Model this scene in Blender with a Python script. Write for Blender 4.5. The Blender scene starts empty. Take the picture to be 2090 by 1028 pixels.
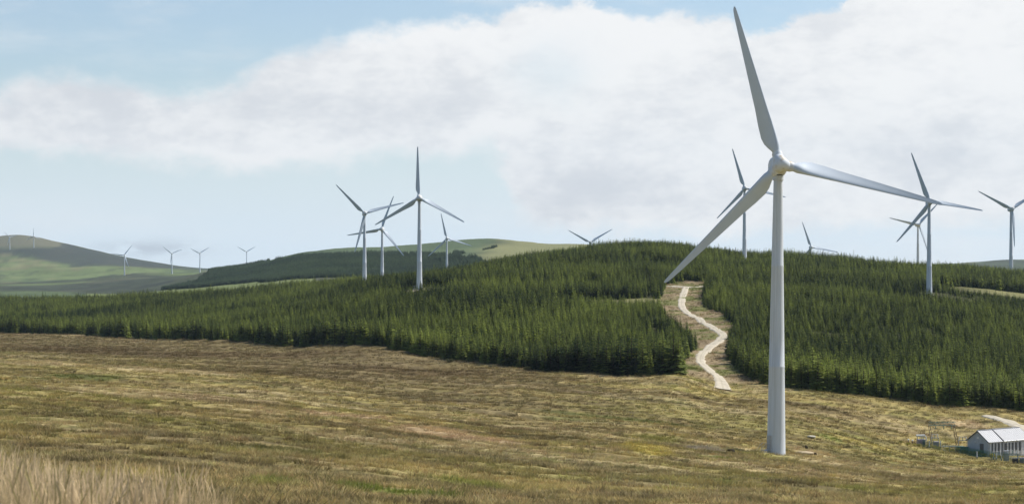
import bpy, math, random
import numpy as np
from mathutils import Vector, Matrix, Euler

random.seed(7)
rng = np.random.default_rng(7)
scene = bpy.context.scene
COL = scene.collection
R = math.radians

# ---------------------------------------------------------------- camera
F = 3900.0            # focal length in photo pixels (photo 2090 x 1028)
CU, CV = 1045.0, 514.0
HV = 530.0            # row of the true horizon
cam_d = bpy.data.cameras.new('camera')
cam = bpy.data.objects.new('camera', cam_d)
COL.objects.link(cam)
cam.location = (0, 0, 0)
cam.rotation_euler = (R(90), 0, 0)
cam_d.sensor_width = 36
cam_d.lens = 36 * F / 2090
cam_d.shift_y = (HV - CV) / 2090
cam_d.clip_start = 0.5
cam_d.clip_end = 60000
cam_d.dof.use_dof = True
cam_d.dof.focus_distance = 300
cam_d.dof.aperture_fstop = 5.0
scene.camera = cam

# ---------------------------------------------------------------- numpy noise
def _hash(ix, iy, seed):
    h = (ix.astype(np.int64) * 374761393 + iy.astype(np.int64) * 668265263 + seed * 1442695041) & 0xFFFFFFFF
    h = ((h ^ (h >> 13)) * 1274126177) & 0xFFFFFFFF
    h = (h ^ (h >> 16)) & 0xFFFFFFFF
    return h / 4294967295.0

def vnoise(x, y, seed=0):
    ix, iy = np.floor(x), np.floor(y)
    fx, fy = x - ix, y - iy
    fx = fx * fx * fx * (fx * (fx * 6 - 15) + 10); fy = fy * fy * fy * (fy * (fy * 6 - 15) + 10)
    a, b = _hash(ix, iy, seed), _hash(ix + 1, iy, seed)
    c, d = _hash(ix, iy + 1, seed), _hash(ix + 1, iy + 1, seed)
    return (a * (1 - fx) + b * fx) * (1 - fy) + (c * (1 - fx) + d * fx) * fy

def fbm(x, y, seed=0, octaves=4, gain=0.5):
    s, amp, tot = 0.0, 1.0, 0.0
    for o in range(octaves):
        s = s + amp * vnoise(x * 2 ** o + 17.3 * o, y * 2 ** o - 9.1 * o, seed + o)
        tot += amp; amp *= gain
    return s / tot

def sstep(a, b, x):
    t = np.clip((x - a) / (b - a), 0, 1)
    return t * t * (3 - 2 * t)

# ---------------------------------------------------------------- terrain: heights surveyed at known spots
cps = []
def P(u, v, d): cps.append(((u - CU) / F, d, (HV - v) / F * d))
def Z(a, d, z): cps.append((a, d, z))
for a in (-.5, -.27, 0, .27, .5): Z(a, 2, -1.7)
Z(-.5, 12, -1.9); Z(-.27, 12, -1.95); Z(-.1, 12, -2.15); Z(.05, 12, -2.4); Z(.27, 12, -2.6); Z(.5, 12, -2.8)
Z(-.5, 30, -3.5); Z(-.27, 30, -3.7); Z(0, 30, -4.6); Z(.27, 30, -5.2); Z(.5, 30, -5.6)
P(0, 985, 60); P(500, 1010, 60); P(1045, 1040, 60); P(1581, 1062, 60); P(2090, 1075, 60)
P(0, 945, 100); P(1045, 1010, 100); P(1581, 1010, 130); P(2090, 1040, 130)
P(0, 795, 274); P(600, 840, 274); P(1045, 880, 274); P(1581, 928, 274); P(2090, 968, 274)
P(0, 730, 500); P(300, 745, 480); P(600, 770, 420); P(1045, 800, 400); P(1581, 840, 400); P(1978, 922, 380); P(2090, 934, 380); P(1880, 908, 385)
P(1900, 866, 425); P(2050, 860, 435)
for u, v, d in ((0, 678, 1000), (300, 692, 860), (600, 706, 690), (900, 730, 580), (1100, 757, 505), (1300, 768, 485), (1390, 768, 480),
                (1475, 790, 480), (1600, 792, 480), (1800, 815, 470), (2000, 832, 460), (2090, 838, 460)): P(u, v, d)
for u, v, d in ((1425, 735, 540), (1480, 682, 620), (1440, 655, 680), (1393, 622, 750), (1400, 587, 850)): P(u, v, d)
for u, v, d in ((855, 589, 872), (744, 580, 1114), (600, 597, 1200), (0, 618, 1500), (300, 612, 1400), (450, 603, 1350), (870, 571, 1100),
                (1000, 550, 1150), (1100, 531, 1180), (1250, 512, 1230), (1330, 508, 1250), (1400, 515, 1250), (1519, 533, 1083), (1640, 538, 1180),
                (1896, 600, 857), (1780, 548, 1150), (1900, 555, 1150), (2064, 564, 1182), (2000, 560, 1150), (2090, 566, 1150)): P(u, v, d)
for u, v, d in ((1205, 584, 1770), (1655, 602, 1660), (1873, 567, 1472), (912, 580, 1733), (1330, 560, 1550), (2090, 578, 2000), (1600, 580, 2300)): P(u, v, d)
for u, v, d in ((0, 598, 2200), (300, 592, 2400), (0, 586, 3000), (254, 565, 3570), (352, 556, 4100), (408, 555, 4100), (503, 556, 4100), (130, 578, 3300)): P(u, v, d)
for u, v in ((0, 490), (40, 488), (70, 490), (130, 501), (190, 512), (250, 525), (330, 540), (430, 551), (600, 556)): P(u, v, 5800)
for u, v in ((20, 511), (69, 507)): P(u, v, 5450)
P(0, 556, 4600); P(130, 558, 4500); P(0, 520, 8000); P(300, 545, 8000)
for u, v, d in ((430, 553, 2600), (500, 545, 2600), (560, 532, 2600), (600, 522, 2600), (700, 509, 2600), (850, 499, 2600), (950, 490, 2600), (1040, 491, 2700), (1170, 499, 2700),
                (1300, 508, 2700), (1500, 530, 2700), (350, 591, 2050), (460, 585, 1950), (600, 578, 1750), (850, 577, 1850),
                (430, 562, 3300), (600, 545, 3300), (850, 535, 3300), (1100, 535, 3300)): P(u, v, d)
for u, v in ((1400, 555), (1700, 552), (1900, 546), (2000, 537), (2050, 533), (2090, 534)): P(u, v, 4500)
for (a, d, z) in list(cps):
    if d > 55 and d < 9000:
        if a < -.265: cps.append((-.5, d, z))
        if a > .265: cps.append((.5, d, z))
for a in (-.5, -.27, 0, .27, .5): Z(a, 20000, -70)

SA, SL = 10.0, 1.6
_c = np.array(cps)
_px = np.stack([_c[:, 0] * SA, np.log(_c[:, 1] + 15) * SL], 1)
def _ker(r2): return np.sqrt(r2 + 0.02)
def _solve():
    n = len(_px)
    K = _ker(((_px[:, None] - _px[None]) ** 2).sum(-1)) - np.eye(n) * 1e-3
    A = np.zeros((n + 3, n + 3)); A[:n, :n] = K; A[:n, n] = 1; A[:n, n + 1:] = _px; A[n, :n] = 1; A[n + 1:, :n] = _px.T
    # fit z / (d+40) so near and far weigh alike
    b = np.zeros(n + 3); b[:n] = _c[:, 2] / (_c[:, 1] + 40)
    return np.linalg.solve(A, b)
_w = _solve()

def height(x, y, detail=True):
    x = np.atleast_1d(np.asarray(x, float)); y = np.atleast_1d(np.asarray(y, float))
    d = np.clip(y, 2, 20000)
    a = np.clip(x / np.maximum(d, 12), -.55, .55)
    q = np.stack([a * SA, np.log(d + 15) * SL], 1)
    out = np.empty(len(q))
    for s in range(0, len(q), 20000):
        e = q[s:s + 20000]
        K = _ker(((e[:, None] - _px[None]) ** 2).sum(-1))
        n = len(_px)
        out[s:s + 20000] = K @ _w[:n] + _w[n] + e @ _w[n + 1:]
    z = out * (d + 40)
    if detail:
        amp = sstep(20, 120, d)
        z = z + amp * ((fbm(x / 22, y / 14, 5, 3) - .5) * 1.1 + (fbm(x / 4.5, y / 3.0, 9, 2) - .5) * .32 + (fbm(x / 40, (y + .62 * x) / 3.8, 85, 2) - .5) * .7 * sstep(60, 160, d) * (1 - sstep(900, 1100, d)))
        far = sstep(1500, 2600, d)
        z = z + far * (fbm(x / 260, y / 260, 31, 4) - .5) * 14
    return z

def hz(x, y): return float(height(x, y)[0])

def hit(u, v, dmin=40, dmax=3000):
    ds = np.exp(np.linspace(math.log(dmin), math.log(dmax), 1600))
    a = (u - CU) / F
    vt = HV - F * height(a * ds, ds) / ds
    i = np.nonzero(vt <= v)[0]
    d = ds[i[0]] if len(i) else dmax
    return a * d, d

def at(u, d): return (u - CU) / F * d, d

def arr(pts): return np.array(pts, float)

def in_poly(x, y, poly):
    poly = np.asarray(poly); ins = np.zeros(len(x), bool)
    j = len(poly) - 1
    for i in range(len(poly)):
        xi, yi, xj, yj = *poly[i], *poly[j]
        c = ((yi > y) != (yj > y)) & (x < (xj - xi) * (y - yi) / (yj - yi + 1e-12) + xi)
        ins ^= c; j = i
    return ins

# ---------------------------------------------------------------- object helpers
def link(o, parent=None):
    COL.objects.link(o)
    if parent is not None: o.parent = parent
    return o

def tag(o, label=None, cat=None, group=None, kind=None):
    for k, v in (('label', label), ('category', cat), ('group', group), ('kind', kind)):
        if v: o[k] = v
    return o

def empty(name, loc, rz=0.0):
    o = bpy.data.objects.new(name, None)
    o.empty_display_size = 0.5
    o.location = loc; o.rotation_euler = (0, 0, rz)
    return link(o)

class MB:
    """collects geometry for ONE mesh"""
    def __init__(self): self.v, self.f = [], []
    def add(self, vs, fs):
        n = len(self.v); self.v += [tuple(p) for p in vs]; self.f += [tuple(i + n for i in f) for f in fs]
    def box(self, c, s, rz=0.0, m=None):
        x, y, z = s[0] / 2, s[1] / 2, s[2] / 2
        vs = [Vector(p) for p in ((-x, -y, -z), (x, -y, -z), (x, y, -z), (-x, y, -z), (-x, -y, z), (x, -y, z), (x, y, z), (-x, y, z))]
        rot = Matrix.Rotation(rz, 3, 'Z') if m is None else m
        self.add([rot @ p + Vector(c) for p in vs], ((0, 3, 2, 1), (4, 5, 6, 7), (0, 1, 5, 4), (1, 2, 6, 5), (2, 3, 7, 6), (3, 0, 4, 7)))
    def tube(self, p, q, r0, r1=None, n=8, caps=True):
        r1 = r0 if r1 is None else r1
        p, q = Vector(p), Vector(q); d = (q - p).normalized()
        e = d.orthogonal().normalized(); g = d.cross(e)
        vs = [p + (e * math.cos(t) + g * math.sin(t)) * r0 for t in [2 * math.pi * i / n for i in range(n)]]
        vs += [q + (e * math.cos(t) + g * math.sin(t)) * r1 for t in [2 * math.pi * i / n for i in range(n)]]
        fs = [(i, (i + 1) % n, n + (i + 1) % n, n + i) for i in range(n)]
        if caps: fs += [tuple(range(n - 1, -1, -1)), tuple(range(n, 2 * n))]
        self.add(vs, fs)
    def lathe(self, prof, n=16, c=(0, 0, 0), axis=None):
        """prof: list of (radius, height)"""
        c = Vector(c); vs = []
        m = Matrix.Identity(3) if axis is None else Vector((0, 0, 1)).rotation_difference(Vector(axis)).to_matrix()
        for r, h in prof:
            for i in range(n):
                t = 2 * math.pi * i / n
                vs.append(m @ Vector((r * math.cos(t), r * math.sin(t), h)) + c)
        fs = []
        for k in range(len(prof) - 1):
            for i in range(n):
                fs.append((k * n + i, k * n + (i + 1) % n, (k + 1) * n + (i + 1) % n, (k + 1) * n + i))
        fs += [tuple(range(n - 1, -1, -1)), tuple(range((len(prof) - 1) * n, len(prof) * n))]
        self.add(vs, fs)
    def mesh(self, name, mat, smooth=False):
        me = bpy.data.meshes.new(name)
        me.from_pydata(self.v, [], self.f); me.update()
        if smooth: me.polygons.foreach_set('use_smooth', [True] * len(me.polygons))
        me.materials.append(mat)
        return me
    def build(self, name, mat, parent=None, smooth=False):
        return link(bpy.data.objects.new(name, self.mesh(name, mat, smooth)), parent)

def smooth_by_angle(o, ang=40):
    me = o.data
    me.polygons.foreach_set('use_smooth', [True] * len(me.polygons))
    me.set_sharp_from_angle(angle=R(ang))

# ---------------------------------------------------------------- materials
def mat(name, col, rough=.7, spec=.3, metal=0.0, vary=0.0, scale=2.0, bump=0.0):
    m = bpy.data.materials.new(name); m.use_nodes = True
    nt = m.node_tree; b = nt.nodes['Principled BSDF']
    b.inputs['Base Color'].default_value = (*col, 1); b.inputs['Roughness'].default_value = rough
    b.inputs['Specular IOR Level'].default_value = spec; b.inputs['Metallic'].default_value = metal
    if vary or bump:
        tc = nt.nodes.new('ShaderNodeTexCoord'); n = nt.nodes.new('ShaderNodeTexNoise')
        n.inputs['Scale'].default_value = scale; n.inputs['Detail'].default_value = 6
        nt.links.new(tc.outputs['Object'], n.inputs['Vector'])
        if vary:
            mr = nt.nodes.new('ShaderNodeMapRange'); mr.inputs['From Min'].default_value = .3; mr.inputs['From Max'].default_value = .7
            mr.inputs['To Min'].default_value = 1 - vary; mr.inputs['To Max'].default_value = 1 + vary
            mx = nt.nodes.new('ShaderNodeVectorMath'); mx.operation = 'SCALE'; mx.inputs[0].default_value = col
            nt.links.new(n.outputs['Fac'], mr.inputs['Value']); nt.links.new(mr.outputs['Result'], mx.inputs['Scale'])
            nt.links.new(mx.outputs['Vector'], b.inputs['Base Color'])
        if bump:
            bp = nt.nodes.new('ShaderNodeBump'); bp.inputs['Strength'].default_value = bump
            nt.links.new(n.outputs['Fac'], bp.inputs['Height']); nt.links.new(bp.outputs['Normal'], b.inputs['Normal'])
    return m

def foliage_mat(name, dark, light, trans=.25, patch=90.0):
    """leaf material: each plant its own shade, drifting over the stand"""
    m = bpy.data.materials.new(name); m.use_nodes = True
    nt = m.node_tree; N = nt.nodes; L = nt.links
    b = N['Principled BSDF']; b.inputs['Roughness'].default_value = .75; b.inputs['Specular IOR Level'].default_value = .2
    oi = N.new('ShaderNodeObjectInfo'); geo = N.new('ShaderNodeNewGeometry')
    n1 = N.new('ShaderNodeTexNoise'); n1.inputs['Scale'].default_value = 1 / patch; n1.inputs['Detail'].default_value = 6; n1.inputs['Roughness'].default_value = .68
    L.new(oi.outputs['Location'], n1.inputs['Vector'])
    n2 = N.new('ShaderNodeTexNoise'); n2.inputs['Scale'].default_value = 1.3; n2.inputs['Detail'].default_value = 3
    L.new(geo.outputs['Position'], n2.inputs['Vector'])
    def M(op, x, y):
        k = N.new('ShaderNodeMath'); k.operation = op
        for i, q in enumerate((x, y)):
            if isinstance(q, (int, float)): k.inputs[i].default_value = q
            else: L.new(q, k.inputs[i])
        return k.outputs[0]
    pw = N.new('ShaderNodeMath'); pw.operation = 'POWER'; pw.inputs[1].default_value = 1.6; L.new(oi.outputs['Random'], pw.inputs[0])
    s = M('MULTIPLY', pw.outputs[0], .85)
    s = M('ADD', s, M('MULTIPLY', M('SUBTRACT', n1.outputs['Fac'], .5), 2.7))
    s = M('ADD', s, M('MULTIPLY', M('SUBTRACT', n2.outputs['Fac'], .5), .9))
    s = M('ADD', s, .10)
    cr = N.new('ShaderNodeValToRGB'); cr.color_ramp.elements[0].color = (*dark, 1); cr.color_ramp.elements[1].color = (*light, 1)
    L.new(s, cr.inputs['Fac']); L.new(cr.outputs['Color'], b.inputs['Base Color'])
    tr = N.new('ShaderNodeBsdfTranslucent'); L.new(cr.outputs['Color'], tr.inputs['Color'])
    mx = N.new('ShaderNodeMixShader'); mx.inputs[0].default_value = trans
    L.new(b.outputs[0], mx.inputs[1]); L.new(tr.outputs[0], mx.inputs[2])
    L.new(mx.outputs[0], N['Material Output'].inputs['Surface'])
    return m

M_white = mat('turbine_paint', (.64, .675, .71), .6, .3, vary=.035, scale=.35)
M_blade = mat('blade_gelcoat', (.54, .60, .66), .55, .35, vary=.03, scale=.5)
def hub_paint():
    m = mat('hub_paint', (.64, .675, .71), .55, .35); nt = m.node_tree; N = nt.nodes; L = nt.links; b = N['Principled BSDF']
    tc = N.new('ShaderNodeTexCoord'); n = N.new('ShaderNodeTexNoise'); n.inputs['Scale'].default_value = .9; n.inputs['Detail'].default_value = 5
    L.new(tc.outputs['Object'], n.inputs['Vector'])
    cr = N.new('ShaderNodeValToRGB'); cr.color_ramp.elements[0].position = .50; cr.color_ramp.elements[0].color = (.64, .675, .71, 1)
    cr.color_ramp.elements[1].position = .70; cr.color_ramp.elements[1].color = (.40, .29, .13, 1)
    L.new(n.outputs['Fac'], cr.inputs['Fac']); L.new(cr.outputs['Color'], b.inputs['Base Color']); return m
M_hub = hub_paint()
def tower_paint():
    m = mat('tower_paint', (.64, .675, .71), .6, .3); nt = m.node_tree; N = nt.nodes; L = nt.links; b = N['Principled BSDF']
    tc = N.new('ShaderNodeTexCoord'); mp = N.new('ShaderNodeMapping'); mp.inputs['Scale'].default_value = (3.2, 3.2, .09)
    n = N.new('ShaderNodeTexNoise'); n.inputs['Scale'].default_value = 1.0; n.inputs['Detail'].default_value = 6; n.inputs['Roughness'].default_value = .65
    L.new(tc.outputs['Object'], mp.inputs['Vector']); L.new(mp.outputs[0], n.inputs['Vector'])
    cr = N.new('ShaderNodeValToRGB'); cr.color_ramp.elements[0].position = .34; cr.color_ramp.elements[0].color = (.55, .575, .585, 1)
    cr.color_ramp.elements[1].position = .58; cr.color_ramp.elements[1].color = (.655, .69, .725, 1)
    L.new(n.outputs['Fac'], cr.inputs['Fac']); L.new(cr.outputs['Color'], b.inputs['Base Color']); return m
M_tower = tower_paint()
M_conc = mat('concrete', (.34, .33, .31), .85, .2, vary=.15, scale=2)
M_steel = mat('galvanised_steel', (.42, .44, .46), .45, .5, .3, vary=.12, scale=4)
M_rust = mat('weathered_steel', (.16, .12, .10), .7, .3, .2, vary=.25, scale=4)
M_green = mat('green_painted_steel', (.04, .13, .10), .5, .4, vary=.15, scale=4)
M_teal = mat('green_porcelain', (.16, .27, .22), .4, .5, vary=.15, scale=5)
M_porc = mat('white_porcelain', (.72, .72, .68), .3, .5)
M_render = mat('grey_render_wall', (.43, .46, .50), .85, .2, vary=.10, scale=1.5, bump=.1)
M_wallw = mat('white_wall', (.66, .66, .66), .8, .2, vary=.08, scale=1.5)
M_roof = mat('pale_roof_sheet', (.36, .365, .38), .5, .4, vary=.07, scale=1.2)
M_dark = mat('dark_opening', (.10, .105, .115), .4, .4, vary=.2, scale=3)
M_trim = mat('dark_verge_trim', (.05, .05, .055), .6, .3)
M_mauve = mat('transformer_grey', (.33, .30, .34), .5, .4, vary=.12, scale=3)
M_trunk = mat('spruce_bark', (.07, .05, .035), .9, .1, vary=.3, scale=6)
M_needle = foliage_mat('spruce_needles', (.036, .060, .016), (.335, .385, .080), .42)
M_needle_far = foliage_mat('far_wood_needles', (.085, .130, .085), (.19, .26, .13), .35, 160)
M_gorse = foliage_mat('gorse_leaves', (.14, .145, .02), (.42, .36, .045), .3, 8)
M_shrub = foliage_mat('moor_shrub_leaves', (.07, .075, .03), (.15, .14, .06), .2, 8)
M_stone = mat('pale_stone', (.50, .46, .36), .9, .2, vary=.2, scale=3, bump=.4)
M_peat = mat('dark_peat', (.030, .024, .017), .95, .1, vary=.3, scale=3, bump=.5)
M_spoil = mat('sandy_spoil', (.42, .34, .22), .95, .1, vary=.25, scale=1.5, bump=.5)

def road_mat():
    m = mat('gravel', (.50, .45, .37), .95, .15)
    nt = m.node_tree; N = nt.nodes; L = nt.links; b = N['Principled BSDF']
    geo = N.new('ShaderNodeNewGeometry')
    at_ = N.new('ShaderNodeAttribute'); at_.attribute_name = 'across'
    n = N.new('ShaderNodeTexNoise'); n.inputs['Scale'].default_value = .5; n.inputs['Detail'].default_value = 8; n.inputs['Roughness'].default_value = .7
    L.new(geo.outputs['Position'], n.inputs['Vector'])
    cr = N.new('ShaderNodeValToRGB')
    cr.color_ramp.elements[0].position = .3; cr.color_ramp.elements[0].color = (.40, .35, .27, 1)
    cr.color_ramp.elements[1].position = .7; cr.color_ramp.elements[1].color = (.62, .55, .42, 1)
    L.new(n.outputs['Fac'], cr.inputs['Fac'])
    # worn strip of grass between the wheel ruts
    md = N.new('ShaderNodeMapRange'); md.inputs['From Min'].default_value = .02; md.inputs['From Max'].default_value = .16
    md.inputs['To Min'].default_value = .28; md.inputs['To Max'].default_value = 0
    ab = N.new('ShaderNodeMath'); ab.operation = 'ABSOLUTE'
    L.new(at_.outputs['Fac'], ab.inputs[0]); L.new(ab.outputs[0], md.inputs['Value'])
    mx = N.new('ShaderNodeMix'); mx.data_type = 'RGBA'; mx.inputs[7].default_value = (.25, .22, .12, 1)
    L.new(md.outputs['Result'], mx.inputs[0]); L.new(cr.outputs['Color'], mx.inputs[6]); L.new(mx.outputs[2], b.inputs['Base Color'])
    return m
M_road = road_mat()

# forest outline (per bearing: distance of its near and far edge)
FE = arr([(-700, 1150), (-200, 1080), (0, 1000), (300, 860), (600, 690), (900, 580), (1100, 505), (1300, 486), (1395, 484), (1440, 486), (1540, 492), (1600, 482), (1800, 472), (2000, 462), (2090, 460), (2700, 455)])
BE = arr([(-700, 1600), (0, 1530), (300, 1430), (600, 1280), (800, 1240), (1000, 1300), (1300, 1400), (1600, 1300), (2700, 1300)])
def front(u): return np.interp(u, FE[:, 0], FE[:, 1])
def back(u): return np.interp(u, BE[:, 0], BE[:, 1])

# ---------------------------------------------------------------- moor colours
def ell(x, y, cx, cy, rx, ry, rot=0.0):
    c, s = math.cos(rot), math.sin(rot)
    dx, dy = x - cx, y - cy
    p, q = dx * c + dy * s, -dx * s + dy * c
    return np.exp(-((p / rx) ** 2 + (q / ry) ** 2))

def spot(u, v): return hit(u, v)
STREAKS = []     # (x, y, rx, ry, strength, colour)
def streak(u, v, wu, hv, s, col):
    x, y = spot(u, v); x2, y2 = spot(u, v - hv)
    STREAKS.append((x, y, wu / F * y, max(abs(y2 - y), 1.0), s, col))
GREEN, DKBROWN, TAN, PINK, YELLOW, GREY, DKGREEN = (.18, .22, .032), (.105, .068, .028), (.53, .41, .22), (.53, .37, .22), (.42, .335, .085), (.42, .35, .26), (.10, .115, .026)
for q in ((1300, 860, 200, 5, .8, DKGREEN), (1180, 857, 100, 4, .5, DKGREEN), (180, 768, 80, 3, .8, DKGREEN), (60, 772, 60, 3, .6, DKGREEN), (420, 812, 160, 4, .6, DKBROWN), (1480, 938, 60, 4, .7, GREEN),
          (520, 842, 160, 6, .55, TAN), (700, 850, 140, 8, .55, PINK), (940, 890, 150, 12, .6, PINK), (300, 800, 220, 5, .5, TAN), (1000, 905, 100, 7, .35, TAN),
          (1340, 896, 60, 6, .8, (.17, .16, .03)), (1320, 909, 55, 3, .9, YELLOW), (1430, 915, 50, 3, .8, GREY), (1290, 893, 20, 4, .6, YELLOW),
          (820, 1005, 170, 7, .75, GREEN), (980, 990, 90, 6, .6, GREEN), (1120, 940, 45, 5, .5, GREEN), (560, 985, 60, 5, .5, GREEN), (1485, 985, 22, 5, .6, GREEN),
          (1000, 870, 230, 4, .5, DKBROWN), (700, 880, 160, 5, .5, DKBROWN), (1650, 830, 200, 5, .6, DKBROWN), (1420, 815, 200, 4, .7, DKBROWN), (1180, 800, 160, 4, .5, DKBROWN),
          (400, 722, 400, 7, .7, DKBROWN), (150, 712, 200, 7, .7, DKBROWN), (800, 752, 250, 7, .65, DKBROWN), (1050, 772, 160, 6, .5, DKBROWN), (550, 760, 250, 3, .5, DKBROWN), (60, 742, 120, 4, .5, TAN), (350, 755, 150, 3, .5, TAN),
          (1450, 800, 60, 6, .5, YELLOW), (1560, 795, 60, 6, .5, TAN), (1850, 880, 90, 5, .6, DKBROWN), (1960, 860, 60, 4, .5, PINK), (1990, 868, 60, 4, .5, TAN),
          (1760, 905, 90, 6, .5, YELLOW), (1690, 893, 30, 4, .6, GREEN), (1720, 855, 160, 6, .4, TAN), (1260, 770, 120, 3, .45, TAN), (1640, 920, 40, 8, .6, TAN),
          (70, 682, 70, 1.5, .8, TAN), (300, 694, 60, 1.5, .7, TAN), (160, 686, 50, 1.2, .6, TAN), (1100, 925, 260, 7, .4, TAN), (1800, 960, 200, 8, .35, TAN), (1950, 985, 180, 8, .4, DKBROWN),
          (1500, 1010, 160, 7, .4, DKGREEN), (330, 905, 170, 5, .4, DKBROWN), (180, 865, 130, 4, .4, DKBROWN), (600, 925, 160, 6, .4, DKGREEN)):
    streak(*q)

def moor_colour(x, y):
    """albedo of the moor vegetation at each place (linear rgb)"""
    d = np.maximum(y, 5)
    yy = y + .62 * x      # drains and vegetation bands run obliquely down the slope
    big = fbm(x / 70, yy / 26, 41, 4)
    mid = fbm(x / 16, yy / 7, 51, 4)
    fine = fbm(x / 3.2, y / 2.2, 61, 3)
    tn = fbm(x / 40, yy / 13, 71, 4)
    base = np.array((.365, .285, .106)); olive = np.array((.305, .252, .088)); brown = np.array((.225, .165, .072)); tan = np.array((.47, .37, .195))
    t = sstep(.34, .62, big)[:, None]; c = olive * (1 - t) + base * t
    t = sstep(.54, .70, mid)[:, None] * .75; c = c * (1 - t) + brown * t
    t = sstep(.55, .70, tn)[:, None] * .6; c = c * (1 - t) + tan * t
    t = sstep(.60, .74, fbm(x / 9, y / 4, 81, 3))[:, None] * .5; c = c * (1 - t) + np.array((.225, .225, .055)) * t
    wob = (fbm(x / 18, y / 9, 91, 3) - .5)
    t = (.40 * (1 - sstep(85, 170, y)) * (.5 + mid))[:, None]; c = c * (1 - t) + np.array((.50, .385, .185)) * t
    ln = np.minimum(sstep(.57, .68, fbm(x / 60, yy / 3.4, 85, 3)) + sstep(.60, .69, fbm(x / 24, yy / 1.5, 87, 3)), 1)[:, None] * .68
    c = c * (1 - ln) + np.array((.095, .075, .032)) * ln
    u_ = x / d * F + CU; t = (sstep(.45, .75, y / front(u_) + wob * .25) * (1 - sstep(850, 1400, u_)) * .72)[:, None]
    c = c * (1 - t) + np.array((.160, .118, .056)) * t
    for (cx, cy, rx, ry, s, col) in STREAKS:
        w = ell(x + wob * rx * .8, y + wob * ry * 1.4 + .45 * (x - cx), cx, cy, rx, ry)
        w = (sstep(.25, .75, w * (.7 + .6 * mid)) * s)[:, None]
        c = c * (1 - w) + np.array(col) * w
    c = c * (.72 + .56 * fine)[:, None] * (.78 + .44 * fbm(x / .9, y / .9, 66, 2))[:, None]
    return c

ROADPX = [(1476, 795, 470), (1474, 788, 470), (1468, 772, 480), (1449, 757, 490), (1432, 742, 500), (1431, 727, 520), (1448, 710, 550), (1467, 696, 560), (1476, 685, 580), (1462, 673, 600), (1441, 661, 620), (1424, 648, 650), (1400, 636, 680), (1391, 622, 700), (1394, 603, 740), (1400, 586, 800)]
ROAD = arr([hit(u, v, d * .85) for u, v, d in ROADPX])
CORRPX = [(1358, 582), (1346, 622), (1366, 660), (1404, 682), (1424, 704), (1388, 738), (1389, 756), (1392, 776), (1390, 800), (1575, 800), (1556, 781), (1519, 764), (1486, 737), (1486, 712), (1489, 688), (1501, 668), (1472, 638), (1436, 626), (1437, 590), (1443, 575), (1400, 572)]
CORR = arr([hit(u, v, 470) for u, v in CORRPX])
ROAD2PX = [(2008, 849.5), (2028, 853), (2044, 857), (2058, 861), (2072, 866), (2090, 874), (2110, 884), (2150, 902)]
ROAD2 = arr([hit(u, v, 330) for u, v in ROAD2PX])

# ---------------------------------------------------------------- wind turbines: where each stands
#  bearing u, distance, row of hub, angle of first blade, yaw, label
SCALE_HUB = 41.2
TURB = [
    (1584.0, 274, 340, -16, -3, 'largest wind turbine, standing on the open moor in front of the forest'),
    (856, 872, 405, -1.5, -1, 'tall wind turbine at centre left with one blade pointing straight up'),
    (744, 1114, 436, -45, 8, 'wind turbine behind the forest with blades like a Y tilted left, left of its group'),
    (780, 1280, 468, 20, -4, 'smaller wind turbine between two taller ones, one blade pointing level left'),
    (912, 1733, 487, -13, 4, 'small wind turbine seen against the pale green hill, right of the straight-up blade'),
    (1205, 1770, 495, -61, 0, 'wind turbine almost hidden behind the hill, only two blade tips in a V'),
    (1519.5, 1083, 385, -17, -2, 'wind turbine on the forest ridge partly behind the largest turbine blade'),
    (1655, 1660, 505, -19, 0, 'small wind turbine sunk behind the ridge right of the largest tower'),
    (1896.5, 857, 413, -20, -4, 'tall wind turbine in the forest touched by the tip of the largest blade'),
    (1873.5, 1472, 459, 43, 3, 'slender far wind turbine just left of the tall forest turbine'),
    (2063.5, 1182, 427, -62, 0, 'wind turbine on the ridge at the right picture edge with one blade hanging down'),
    (254, 3570, 521, 38, 0, 'distant pale wind turbine low in the valley with dark hillside behind'),
    (351, 4100, 517.5, -52, 0, 'distant pale wind turbine second from the valley end, under the grey cloud wisp'),
    (408, 4100, 517, -62, 0, 'distant pale wind turbine at the foot of the far hill, sky behind it'),
    (503.5, 4300, 514, -60, 0, 'distant pale wind turbine peeping above the dark wooded slope'),
    (69, 5450, 481.5, 0, 0, 'faint wind turbine on the far hilltop with a blade straight up'),
    (20, 5450, 484, 75, 0, 'faintest wind turbine at the left end of the far hilltop'),
]
PADS = []
for (u, d, hv, ph, yw, lb) in TURB[1:11]:
    x, y = at(u, d); PADS.append((x, y))

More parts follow.
